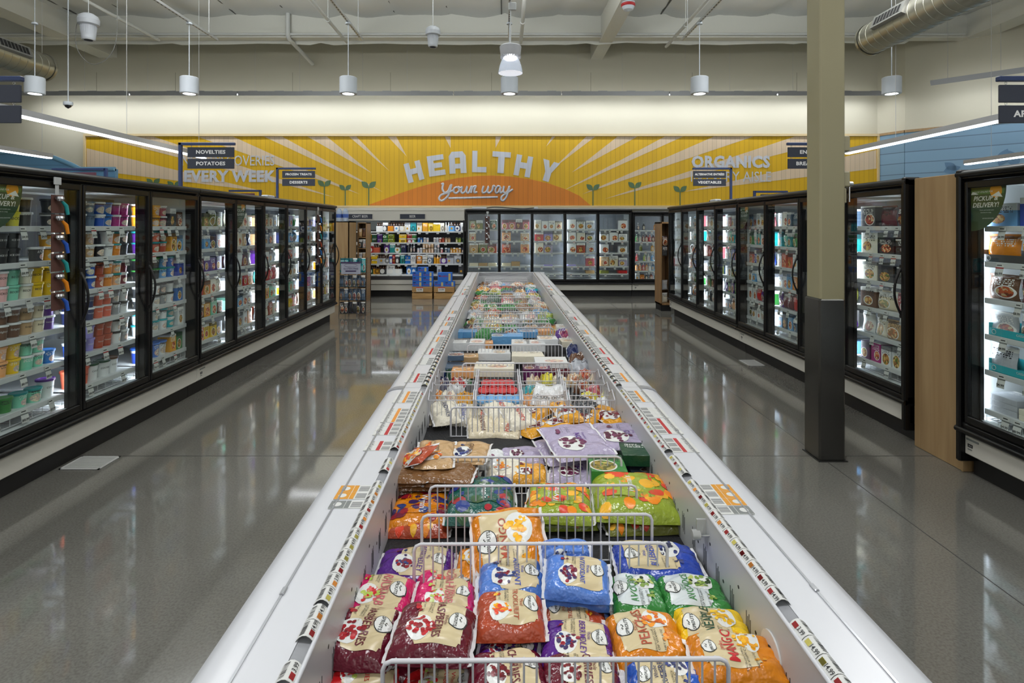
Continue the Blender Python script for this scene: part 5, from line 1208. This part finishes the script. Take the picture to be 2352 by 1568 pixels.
# ---------------------------------------------------------------- frozen bags, near rows
FRUIT = dict(berry=[(150,26,40),(60,40,90),(40,60,120),(110,20,50)], rasp=[(160,24,34),(190,44,50),(130,16,30)], trop=[(240,180,40),(220,70,40),(240,140,30)], peach=[(236,150,40),(214,100,30)],
  pine=[(244,200,50),(236,180,30)], mango=[(244,184,40),(232,160,30)], avo=[(120,150,60),(190,200,110),(50,70,40)], blueb=[(44,52,100),(60,70,130),(30,36,76)], straw=[(200,30,40),(220,90,90),(180,200,90)], cherry=[(90,10,24),(120,20,30)],
  kale=[(40,60,130),(170,40,50),(50,90,50)], acai=[(80,24,50),(110,40,80)], none=[(150,110,70)])
TAN = plain('label_tan', (206, 190, 150), .3); OVAL = plain('logo_white', (226, 228, 224), .3); LOGOI = plain('logo_ink', (44, 48, 44), .4)
def bag_mesh(key, base, panel, fruit, name, tcol, L_, W_, H, seed, sub='Whole', logo=True, busy=0):
    """L_: size across the chest (bag's own up = +x), W_: along it. Text reads towards -y."""
    rnd = random.Random(seed); ph = [rnd.uniform(0, 6.28) for _ in range(8)]
    def surf(s, t, e=0):
        # s: reading direction -1..1, t: up -1..1
        es = max(0, 1-abs(s)**5.0); et = max(0, 1-abs(t)**4.6)
        h = H*(es*et)**.5
        wr = (1-abs(t))*0; edge = abs(t)**3
        h += .0055*math.sin(5.2*s+ph[0]+2.2*t)*math.sin(4.1*t+ph[1])*(es*et)**.4
        h += .003*math.sin(11*s+ph[2]+3*math.sin(3*t+ph[3]))*(.35+edge)*(es)**.3
        h += .0011*math.sin(17*s+5*t+ph[5])*(es*et)**.3+.0022*math.sin(34*s+ph[6])*max(0, abs(t)-.62)/.38*es**.3
        x = t*L_/2*(1+.012*math.sin(7*s+ph[4])); y = -s*W_/2*(1-.04*t*t+.012*math.sin(6*t+ph[6]))
        return (x, y, max(h, .0006)+e)
    m = MB(); nu, nv = 36, 36
    m.grid(lambda u, v: surf(1-2*v, 2*u-1), nu, nv, 0)
    m.grid(lambda u, v: (lambda p: (p[0], p[1], -min(p[2]*.35, .014)))(surf(2*v-1, 2*u-1)), 10, 10, 0)
    def patch(s0, s1, t0, t1, e, mi, n=8, cut=.12):
        def q(u, v):
            a, b = 2*u-1, 2*v-1
            k = 1-cut*max(0, abs(b)-.8)/.2*(abs(a) > .8)
            return surf((s0+s1)/2+(s1-s0)/2*b*(1-cut*(abs(a) > .86)), (t0+t1)/2+(t1-t0)/2*a, e)
        m.grid(lambda u, v: q(u, 1-v), n, n, mi)
    def disc(s, t, rs, e, mi, n=10, sq=1):
        rt = rs*W_/L_*sq
        R = 1 if rs < .12 else 4
        P = [surf(s, t, e)]+[surf(s+rs*j/R*math.cos(2*PI*k/n), t+rt*j/R*math.sin(2*PI*k/n), e) for j in range(1, R+1) for k in range(n)]
        m.add(P, [(0, 1+(k+1) % n, 1+k) for k in range(n)]+[(1+j*n+k, 1+j*n+(k+1) % n, 1+(j+1)*n+(k+1) % n, 1+(j+1)*n+k) for j in range(R-1) for k in range(n)], mi, False)
    if panel: patch(-.78, .80, -.42, .78, .0016, 1, 24)
    mats = [None, TAN if panel != 'pale' else plain('label_pale', (206, 214, 214), .3), OVAL, plain('ink_'+tcol, tcol, .4), LOGOI]
    fr = FRUIT[fruit]
    for k, c in enumerate(fr): mats.append(plain('fruit_%s_%d' % (fruit, k), c, .3))
    for k in range(busy):                                   # fruit printed all over the film
        disc(rnd.uniform(-.9, .9), rnd.uniform(-.9, .9), rnd.uniform(.08, .2), .0016+.00003*k, 5+rnd.randrange(len(fr)), 9)
    if busy: patch(-.6, .6, -.5, .62, .0024, 0, 24, .3)
    if fruit != 'none' and not busy:
        disc(.28, -.30, .44, .0022, 2, 18, .8)
        for k in range(30):
            a = rnd.uniform(0, 6.28); r = rnd.uniform(0, .36)**1.0
            disc(.28+r*math.cos(a), -.24+r*W_/L_*math.sin(a), rnd.uniform(.045, .085), .0026+.00004*k, 5+rnd.randrange(len(fr)), 8)
        for k in range(5): disc(-.45+rnd.uniform(-.1, .1), -.42+rnd.uniform(-.1, .1), .06, .0024+.0001*k, 5+rnd.randrange(len(fr)), 8)
    def txt(body, size, s0, t0, e, mi, bold=.01, sx=1):
        # reading along s, up along t
        m.text(body, size, lambda x, y, z: surf(s0+x/(W_/2), t0+y/(L_/2), e), mi, bold, 0, 0, sx, .008)
    if logo:
        disc(-.02, .62, .31, .0022, 4, 22, .82); disc(-.02, .62, .285, .0028, 2, 22, .8); txt('SPROUTS', .0135*W_/.2, -.02, .57, .0036, 4, .012, .95)
        for k in range(5): disc(-.1+.04*k, .69+.02*math.sin(k*2), .02, .0034, 4, 6)
    if name:
        g, _ = glyphs(name, .01, 0, 0); ww = max(q[0] for q in g)-min(q[0] for q in g); sz = min(.036, .70*W_/ww*1.3); txt(name, sz, .02, .15 if logo else .1, .0032, 3, .01, min(1, .68*W_/(ww*sz)))
        if sub: txt(sub, .014, -.02, .33, .003, 3, 0, .9)
        txt('NET WT 16 OZ', .007, -.5, -.32, .003, 4, 0); txt('EXCELLENT SOURCE', .006, -.48, -.07, .003, 4, 0); txt('OF VITAMIN C', .008, -.48, -.14, .003, 4, 0)
    return m, mats
FILM = {}
def film(col):
    if col not in FILM: FILM[col] = plain('film_'+col, col, .22, bump=.6, bscale=46, spec=.6)
    return FILM[col]
def sealm(L_, W_, s):
    m = MB(); r = random.Random(int(s*7)); pts = []
    n = 12
    for k in range(n+1): pts.append((r.uniform(-.003, .003), -W_/2*.96+W_*.96*k/n, r.uniform(-.001, .003)))
    vs_ = []; 
    for x, y, z in pts: vs_ += [(x, y, z), (x+.010, y, z+.002), (x+.010, y, z+.0035), (x, y, z+.0015)]
    for k in range(n): 
        a = 4*k; m.add([vs_[a+q] for q in range(8)], [(0, 4, 5, 1), (2, 6, 7, 3), (1, 5, 6, 2), (0, 3, 7, 4)])
    return m
def bag(px, py, wpx, hpx, z, base, panel, fruit, name, tcol, label, flip=False, rz=0, tilt=(0, 0), H=.042, sub='Whole', kindname='frozen_fruit_bag', group=None, logo=True, seed=None, cat='bag', busy=0):
    x, y, _ = at(px, py, z+H*.6); sc_ = y/FPX
    L_ = wpx*sc_; dv = hpx; W_ = FPX*(CAMZ-z-H*.5)*(1/(py-hpx/2-VPY)-1/(py+hpx/2-VPY))
    W_ = min(max(W_, .12), .34)
    sd = seed if seed is not None else int(px*13+py)
    m, mats = bag_mesh(None, base, panel, fruit, name, tcol, L_, W_, H, sd, sub, logo, busy); mats[0] = film(base)
    o = m.build(kindname, mats, None, (x, y, z), (Matrix.Rotation(tilt[0], 3, 'X') @ Matrix.Rotation(tilt[1], 3, 'Y') @ Matrix.Rotation((PI if flip else 0)+rz, 3, 'Z')).to_euler(), label=label, cat=cat, group=group)
    SL = plain('seal_white', (222, 222, 222), .35)
    for s in (-1, 1):
        q = sealm(L_, W_, px+s); o2 = q.build('seal', SL, o, (s*L_/2*.985, 0, .001), (0, 0, 0 if s > 0 else PI))
    return o
bag(1170, 1238, 165, 100, .65, 'orange', 'tan', 'mango', 'MANGO', 'rust', 'orange mango chunks bag leaning up against the third wire divider', flip=True, rz=.12, tilt=(.5, 0), H=.04, sub='Chunks')
Z1, Z2, Z3 = .562, .606, .652
# under layer first, then what lies on top
bag(835, 1545, 190, 90, Z1, 'red', 'tan', 'straw', 'STRAWBERRIES', 'red', 'red strawberries bag at the bottom left corner of the chest', rz=.03)
bag(1010, 1575, 180, 90, Z1, 'red', 'tan', 'straw', 'STRAWBERRIES', 'red', 'red strawberries bag behind the nearest divider, second from left')
bag(1165, 1545, 180, 110, Z2, 'maroon', 'tan', 'cherry', 'CHERRIES', 'maroon', 'dark red cherries bag, left of two behind the nearest divider', rz=.1)
bag(1335, 1545, 180, 100, Z2, 'maroon', 'tan', 'cherry', 'CHERRIES', 'maroon', 'dark red cherries bag, right of two behind the nearest divider', rz=-.05)
bag(1535, 1560, 180, 100, Z2, 'blue', 'tan', 'blueb', 'BLUEBERRIES', 'navy', 'blue blueberries bag behind the nearest divider, left of two', flip=True)
bag(1745, 1560, 210, 100, Z2, 'cobalt', 'tan', 'blueb', 'BLUEBERRIES', 'navy', 'blue blueberries bag at the bottom right corner of the chest', flip=True, rz=.05)
bag(820, 1490, 160, 120, Z1, 'maroon', None, 'none', '', 'maroon', 'maroon bag half buried under the left raspberries bag', logo=False)
bag(985, 1500, 180, 120, Z1, 'maroon', None, 'none', '', 'maroon', 'maroon bag half buried under the right raspberries bag', logo=False)
bag(832, 1448, 160, 125, Z2+.008, 'maroon', 'tan', 'rasp', 'RASPBERRIES', 'maroon', 'maroon raspberries bag touching the left inner wall', rz=-.08, H=.05)
bag(995, 1440, 182, 120, Z3, 'maroon', 'tan', 'rasp', 'RASPBERRIES', 'maroon', 'maroon raspberries bag, the right one with full bowl picture', rz=-.06, H=.05)
bag(1168, 1492, 140, 95, Z1+.02, 'purple', 'tan', 'berry', 'BERRY MEDLEY', 'purple', 'purple berry medley bag right of the raspberries, left of two', rz=-.15)
bag(1325, 1475, 165, 110, Z2, 'purple', 'tan', 'berry', 'BERRY MEDLEY', 'purple', 'purple berry medley bag left of the peaches bag', rz=-.1)
bag(1485, 1455, 165, 115, Z2, 'orange', 'tan', 'peach', 'PEACHES', 'rust', 'orange peaches bag with a bowl of peach slices', flip=True, rz=.03, H=.048, sub='Sliced')
bag(1640, 1445, 165, 110, Z2, 'yellow', 'tan', 'pine', 'PINEAPPLE', 'forest', 'yellow pineapple chunks bag beside the right inner wall', flip=True, rz=-.12, H=.045, sub='Chunks')
bag(1692, 1502, 200, 105, Z3-.012, 'orange', 'tan', 'mango', 'MANGO', 'red', 'orange mango bag lying over the pineapple bag', flip=True, rz=-.1, H=.045, sub='Chunks')
bag(870, 1364, 145, 100, Z2, 'pink', 'tan', 'straw', 'RHUBARB', 'rose', 'pink strawberry rhubarb bag beside the left inner wall', rz=-.05, sub='Strawberry')
bag(1020, 1372, 140, 85, Z2, 'pink', 'tan', 'straw', 'RHUBARB', 'rose', 'pink strawberry rhubarb bag, the right one', rz=.05, sub='Strawberry')
bag(1022, 1340, 140, 70, Z1, 'pink', 'tan', 'straw', 'RHUBARB', 'rose', 'pink bag tucked under the right strawberry rhubarb bag')
bag(1172, 1402, 155, 95, Z3-.01, 'rust', 'tan', 'trop', 'TROPICAL FRUIT', 'rust', 'burnt orange tropical fruit bag, the left one lying higher', rz=.02, H=.046, sub='Mixed')
bag(1318, 1408, 145, 75, Z1+.01, 'rust', 'tan', 'trop', 'TROPICAL FRUIT', 'rust', 'burnt orange tropical fruit bag, the right one lying lower', flip=True, sub='Mixed')
bag(1175, 1322, 150, 85, Z2+.01, 'periwinkle', 'tan', 'berry', 'ANTIOXIDANT', 'cobalt', 'light blue antioxidant fruit bag in front of the mango bag', rz=.03)
bag(1325, 1375, 145, 55, Z1, 'periwinkle', None, 'none', '', 'blue', 'light blue bag, lowest of the rumpled stack left of the avocados', logo=False, rz=-.08)
bag(1322, 1350, 150, 60, Z2, 'periwinkle', None, 'none', '', 'blue', 'light blue bag, middle of the rumpled stack left of the avocados', logo=False, rz=-.1, H=.046)
bag(1325, 1316, 145, 75, Z3+.004, 'periwinkle', 'tan', 'berry', 'ANTIOXIDANT', 'cobalt', 'light blue antioxidant fruit bag on top of the rumpled stack', rz=-.12, tilt=(.15, 0))
bag(1300, 1268, 110, 50, Z3, 'periwinkle', None, 'blueb', '', 'blue', 'light blue bag standing behind the rumpled stack', logo=False, tilt=(.5, 0))
bag(1462, 1360, 120, 90, Z2, 'green', 'pale', 'avo', 'AVOCADOS', 'green', 'green sliced avocados bag, the left one', flip=True, rz=-.06, sub='Sliced')
bag(1592, 1362, 150, 90, Z2-.004, 'green', 'pale', 'avo', 'AVOCADOS', 'green', 'green sliced avocados bag, the right one beside the wall', flip=True, rz=-.05, sub='Sliced')
bag(1510, 1282, 190, 85, Z2, 'cobalt', 'tan', 'blueb', 'BLUEBERRIES', 'cobalt', 'big blue blueberries bag beside the right wall, behind the avocados', flip=True, rz=-.04)
bag(955, 1293, 172, 80, Z1, 'purple', 'tan', 'berry', 'BERRY MEDLEY', 'purple', 'purple berry medley bag alone on the black mat at left')
bag(1078, 1300, 60, 90, Z1, 'orange', None, 'mango', '', 'rust', 'small end of an orange mango bag under the leaning one', flip=True, logo=False)
# the next rows
bag(965, 1165, 140, 70, Z1+.02, 'orange', None, 'berry', "Wyman's", 'white', 'orange mango berry bag with blue badge, beside the left wall', rz=.06, logo=False, sub='Mango Berry', busy=46)
bag(960, 1190, 150, 60, Z1-.0, 'rust', None, 'trop', '', 'white', 'orange bag lying under the mango berry bag', rz=.02, logo=False, busy=46)
bag(1105, 1135, 155, 100, Z2, 'pine', None, 'kale', "Wyman's", 'white', 'blue-green berry and kale bag between the wire dividers', rz=.03, logo=False, sub='Berries & Kale', H=.06, busy=46)
bag(1290, 1180, 155, 50, Z1, 'lime', None, 'trop', '', 'white', 'green and yellow bag under the left tropical greens bag', rz=.02, logo=False, H=.04, busy=46)
bag(1285, 1145, 150, 75, Z2, 'lime', None, 'trop', "Wyman's", 'white', 'green and yellow mango bag between dividers, the left one', flip=True, rz=-.12, logo=False, sub='Mango Greens', H=.055, busy=46)
bag(1470, 1185, 170, 55, Z1, 'olive', None, 'trop', '', 'white', 'green and red bag under the large yellow-green bag', rz=.05, logo=False, H=.045, busy=46)
bag(1455, 1128, 185, 95, Z2, 'lime', None, 'trop', "Wyman's", 'white', 'large yellow-green mango bag beside the right wall', flip=True, rz=-.08, logo=False, sub='Mango Greens', H=.07, busy=46)
for k in range(6):
    for q, px in enumerate((935, 1035)):
        z = .562+k*.022
        bag(px+((k*37) % 13)-6, 1118-k*9, 120-((k*17) % 14), 55, z, 'kraft', None, 'none', '', 'brown', f'brown paper cookie bag, {ORD[k]} from bottom of the {("left", "right")[q]} stack', rz=.1*math.sin(k*2+q), logo=False, H=.024, kindname='paper_bag', group='brown paper bags')
bag(938, 1050, 70, 62, .69, 'rust', None, 'trop', '', 'white', 'brown and orange bag standing on the left stack', rz=1.0, tilt=(0, -.5), logo=False, H=.02, kindname='paper_bag')
bag(1000, 1038, 85, 62, .70, 'tan', None, 'peach', 'cookies', 'brown', 'tan bag with orange circle, on top of the brown stack', logo=False, sub='', H=.02, kindname='paper_bag', rz=.05)
bag(1078, 1035, 85, 48, .69, 'tan', None, 'blueb', 'cookies', 'brown', 'tan bag with blue circle, on top of the right brown stack', logo=False, sub='', H=.02, kindname='paper_bag', rz=-.1)
bag(1130, 1050, 60, 40, .60, 'white', None, 'acai', '', 'maroon', 'white and pink bag right of the brown bags', logo=False, H=.03)
bag(1165, 1072, 90, 40, .60, 'ivory', None, 'peach', '', 'gold', 'white and yellow bag between brown bags and acai bags', logo=False, H=.03)
bag(1215, 1082, 80, 40, .60, 'gold', None, 'cherry', '', 'black', 'yellow and black bag left of the acai bags', logo=False, H=.03)
bag(1200, 1042, 100, 35, .60, 'lavender', None, 'acai', '', 'purple', 'pale purple bag lying behind the yellow bag', logo=False, H=.03)
for k, (px, py, z, rz) in enumerate([(1330, 1098, .57, -.15), (1325, 1078, .60, -.2), (1300, 1030, .62, .2)]):
    bag(px, py, 118, 60, z, 'lavender', None, 'acai', 'AÇAÍ', 'purple', f'silver and purple acai pouch, {ORD[k]} from bottom of the loose pile', rz=rz, logo=False, H=.022, sub='')
bag(1322, 1008, 130, 72, .68, 'lavender', None, 'acai', 'AÇAÍ', 'purple', 'silver and purple acai pouch on top, tilted to the left', rz=.25, logo=False, sub='Superfruit', H=.022, tilt=(.1, 0))
bag(1432, 997, 130, 62, .67, 'lavender', None, 'acai', 'AÇAÍ', 'purple', 'silver and purple acai pouch beside the right wall', rz=-.05, logo=False, sub='Superfruit', H=.022)
def chestbox(px, py, w_, d_, h, z, col, label, rz=0, name='frozen_box', cat='box', group=None, tx=0):
    x, y, _ = at(px, py, z+h)
    link(name, box_mesh(w_, h, d_, 'flat'), None, (x, y-d_/2, z), (tx, 0, rz+BYAW), col, label, cat, group)
chestbox(1392, 1062, .15, .17, .06, .62, 'green', 'green and white snack box, left one right of the acai pile', -.05); chestbox(1393, 1085, .15, .17, .055, .562, 'forest', 'green box under the left green and white box', -.05)
chestbox(1464, 1030, .16, .15, .05, .64, 'forest', 'dark green and navy box beside the right wall, upper one', -.08); chestbox(1466, 1040, .16, .15, .05, .588, 'navy', 'navy box under the dark green box beside the right wall', -.08); chestbox(1487, 1075, .16, .1, .04, .562, 'steel', 'teal patterned box lowest beside the right wall')
# sandwiches and yellow-black packs
bands = [('cream', 'navy', 985, 955, 62), ('ivory', 'navy', 1022, 952, 66), ('ivory', 'cobalt', 1062, 958, 60), ('cream', 'red', 1105, 962, 66), ('ivory', 'red', 1150, 945, 80), ('cream', 'maroon', 1105, 985, 66), ('cream', 'red', 1165, 985, 76), ('ivory', 'red', 1190, 962, 66)]
for k, (c, tc, px, py, wp) in enumerate(bands):
    bag(px, py-10, wp*.92, 30, .58+.04*(k in (1, 4, 7)), c, None, 'none', 'SANDWICH', tc, f'cream sandwich pouch with {tc} print, {ORD[k]} of the heap behind the black gap', rz=(-.3, .3, 0, -.1, .35, .1, -.2, .3)[k], logo=False, sub='', H=.032, kindname='sandwich_pouch', group='sandwich pouches', tilt=(.25, 0))
for k, (px, py, wp, z, rz) in enumerate([(1225, 945, 60, .6, -.6), (1245, 978, 60, .57, -.9), (1290, 968, 66, .6, -.5), (1300, 940, 50, .63, .2), (1338, 975, 60, .57, -.3), (1352, 955, 60, .6, -.4), (1398, 950, 62, .62, .4), (1425, 968, 55, .58, .8)]):
    bag(px, py, wp, 42, z, 'gold', None, 'cherry', '', 'black', f'yellow pouch with black badges, {ORD[k]} of the heap right of the sandwiches', rz=rz, logo=False, H=.036, kindname='yellow_pouch', group='yellow and black pouches')
bag(1340, 930, 60, 14, .65, 'charcoal', None, 'none', '', 'black', 'black pouch standing up among the yellow pouches', rz=.9, tilt=(.4, 0), logo=False, H=.02)
# things in the wire baskets (baskets span v 3.16 - 3.78)
rnd = random.Random(21)
def lying(px, py, w_, l_, H, z, col, label, name='frozen_bag', cat='bag', group=None, rz=0, tilt=0, seed=0):
    def f():
        m = MB(); r = random.Random(seed); ph = [r.uniform(0, 6) for _ in range(4)]
        def s(u, v):
            a, b = 2*u-1, 2*v-1; e = max(0, 1-abs(a)**3)*max(0, 1-abs(b)**3)
            return (a*w_/2*(1+.03*math.sin(9*b+ph[0])), b*l_/2*(1+.03*math.sin(8*a+ph[1])), H*e**.5*(1+.3*math.sin(7*a+ph[2])*math.sin(6*b+ph[3])+.12*math.sin(15*a+9*b+ph[0])))
        m.grid(s, 16, 16); m.grid(lambda u, v: (lambda p: (p[0], p[1], -p[2]*.3))(s(1-u, v)), 6, 6); return m.mesh(name, [PK_FLAT])
    x, y, _ = at(px, py, z+H*.6)
    o = link(name, cached(('ly', round(w_, 2), round(l_, 2), round(H, 2), seed), f), None, (x, y, z), (tilt, 0, rz), col, label, cat, group)
    def g():
        m = MB()
        for s_ in (-1, 1): m.bbox((s_*w_/2-.004, -l_*.46, -.001), (s_*w_/2+.004, l_*.46, .003), .001)
        return m.mesh('seal', [OC])
    link('seal', cached(('lys', round(w_, 2), round(l_, 2)), g), o, color='silver')
spec = [(1005, 858, 'navy'), (1040, 856, 'forest'), (1065, 862, 'green'), (1012, 876, 'navy'), (1050, 878, 'red'), (1000, 906, 'gold'), (1030, 910, 'ivory'), (1068, 912, 'gold'), (1045, 893, 'white'),
        (1318, 868, 'tan'), (1345, 858, 'rust'), (1372, 866, 'ivory'), (1400, 880, 'tan'), (1340, 882, 'brown'), (1370, 895, 'rose'), (1352, 912, 'lemon'), (1398, 912, 'lemon'), (1385, 925, 'white')]
for k, (px, py, c) in enumerate(spec):
    lying(px, py, .11, .13, .05, .6, c, f'{c} frozen pouch, number {k+1 if k < 9 else k-8} from the far side in the {"leftmost" if k < 9 else "rightmost"} wire basket', rz=rnd.uniform(-.5, .5), tilt=.3, seed=k % 4, group='pouches in the wire baskets')
def cup(px, py, z, r, h, col, label, rz=0):
    x, y, _ = at(px, py, z+h)
    def f():
        m = MB(); m.lathe([(0, 0), (r*.85, 0), (r, h*.8), (r, h)], 16); return m.mesh('frozen_cup', [PK_TUB])
    link('frozen_cup', cached(('cup', r, h), f), None, (x, y, z), (.35, 0, rz), col, label, 'cup', 'cups in the wire baskets', None)
    link('lid', lid_mesh(r), COL.objects[-1], (0, 0, h), (0, 0, 0), col)
for k in range(4): cup(1118+k*17, 873, .59, .032, .1, 'red', f'red and white cup in the second wire basket, {ORD[k]} from left in far row')
for k in range(4): cup(1112+k*21, 889, .58, .033, .1, 'red', f'red and white cup in the second wire basket, {ORD[k]} from left in middle row')
for k in range(5): cup(1108+k*20, 908, .58, .034, .1, 'sky', f'sky-blue cup in the second wire basket, {ORD[k]} from left in near row')
for k, (px, py, c) in enumerate([(1222, 866, 'cream'), (1258, 866, 'lemon'), (1285, 870, 'cream'), (1218, 896, 'turquoise'), (1235, 902, 'lemon'), (1212, 915, 'peach'), (1290, 905, 'turquoise')]):
    lying(px, py, .1, .12, .05, .6, c, f'{c} frozen pouch, number {k+1} from the far side in the third wire basket', rz=rnd.uniform(-.4, .4), tilt=.3, seed=k % 4, group='pouches in the wire baskets')
bag(1245, 912, 60, 12, .66, 'white', None, 'none', 'CHICKEN', 'charcoal', 'white pouch with yellow top standing in the third basket, left one', rz=1.3, tilt=(1.0, 0), logo=False, sub='', H=.02)
bag(1283, 912, 60, 12, .66, 'white', None, 'none', 'CHICKEN', 'charcoal', 'white pouch with red oval standing in the third basket, right one', rz=1.8, tilt=(1.0, 0), logo=False, sub='', H=.02)
# boxes beyond the baskets
bxs = [(1045, 838, .17, .18, .04, 'steel', .64), (1042, 812, .17, .15, .04, 'steel', .68), (1080, 846, .26, .17, .05, 'peach', .66), (1135, 838, .28, .2, .06, 'ivory', .68), (1218, 842, .1, .15, .09, 'plum', .64), (1246, 842, .1, .15, .09, 'plum', .63), (1080, 815, .14, .16, .06, 'tan', .64),
       (1265, 826, .24, .2, .04, 'white', .70), (1268, 842, .24, .2, .04, 'maroon', .655), (1270, 850, .24, .2, .04, 'rose', .61), (1060, 782, .16, .2, .07, 'white', .66), (1092, 782, .16, .2, .07, 'white', .66), (1118, 806, .15, .18, .06, 'white', .65), (1152, 806, .15, .18, .06, 'white', .65),
       (1195, 784, .16, .2, .07, 'white', .66), (1230, 784, .16, .2, .07, 'white', .66), (1196, 812, .15, .18, .05, 'ivory', .66), (1228, 812, .15, .18, .05, 'ivory', .66), (1258, 774, .17, .2, .05, 'white', .71), (1118, 784, .12, .16, .05, 'peach', .64), (1046, 758, .16, .2, .07, 'sky', .64), (1078, 758, .16, .2, .06, 'sky', .64),
       (1148, 768, .15, .2, .08, 'sky', .64), (1182, 768, .15, .2, .08, 'sky', .64), (1212, 758, .2, .2, .06, 'sky', .64), (1245, 756, .2, .2, .05, 'peach', .64), (1296, 748, .17, .2, .07, 'white', .66), (1308, 780, .16, .18, .05, 'ivory', .66), (1340, 848, .16, .2, .05, 'white', .62), (1372, 852, .16, .18, .05, 'maroon', .62), (1025, 852, .15, .15, .05, 'ivory', .62)]
for k, (px, py, w_, d_, h, c, z) in enumerate(bxs):
    sd_ = 'left' if px < 1110 else ('middle' if px < 1210 else 'right')
    key = ('cb', c, sd_); cnt[key] = cnt.get(key, 0)+1
    chestbox(px, py, w_, d_, h, z-.05 if k > 9 else z-.04, c, f'{c} frozen dinner box beyond the baskets, {sd_} part, {ORD[cnt[key]-1]} from near side', rnd.uniform(-.06, .06), group='dinner boxes in the chest')
for k, (px, py, c) in enumerate([(1325, 800, 'navy'), (1332, 822, 'brown'), (1320, 760, 'teal'), (1295, 765, 'purple'), (1330, 838, 'silver'), (1115, 762, 'green')]):
    lying(px, py, .17, .2, .06, .62, c, f'{c} rumpled bag beside the dinner boxes beyond the wire baskets', rz=rnd.uniform(-.6, .6), tilt=.2, seed=k % 4)
# far rows
k = 0
fc = ['kraft', 'silver', 'green', 'ivory', 'gold', 'lime', 'rust', 'sky', 'white', 'steel', 'forest', 'tan', 'rose', 'charcoal']
for r, v in enumerate([5.75, 6.1, 6.5, 6.85, 7.2, 7.6, 8.0, 8.4, 8.85, 9.3, 9.75, 10.2, 10.7]):
    for i in range(5):
        u = -.42+i*.21; z = .565+rnd.uniform(0, .03); X, Y = bw(u+rnd.uniform(-.02, .02), v)
        c = {0: ['kraft', 'green', 'forest', 'tan', 'lime'], 1: ['charcoal', 'lime', 'green', 'kraft', 'kraft']}.get(r, None)
        c = c[i] if c else (['azure', 'turquoise', 'lime'][r % 3] if i == 4 and r in (8, 9, 10) else ('rust' if i in (2, 3) and r == 11 else rnd.choice(fc)))
        px = VPX+X*FPX/Y; py = VPY+(CAMZ-z-.03)*FPX/Y
        lying(px, py, rnd.choice((.19, .22)), rnd.choice((.22, .28)), rnd.choice((.04, .05, .06)), z, c, f'{c} frozen bag in the far chest, {ORD[i]} from left in row {r+1} beyond the boxes', rz=rnd.uniform(-.5, .5), tilt=rnd.uniform(-.05, .3), seed=(k % 5), group='frozen bags in the far chest'); k += 1
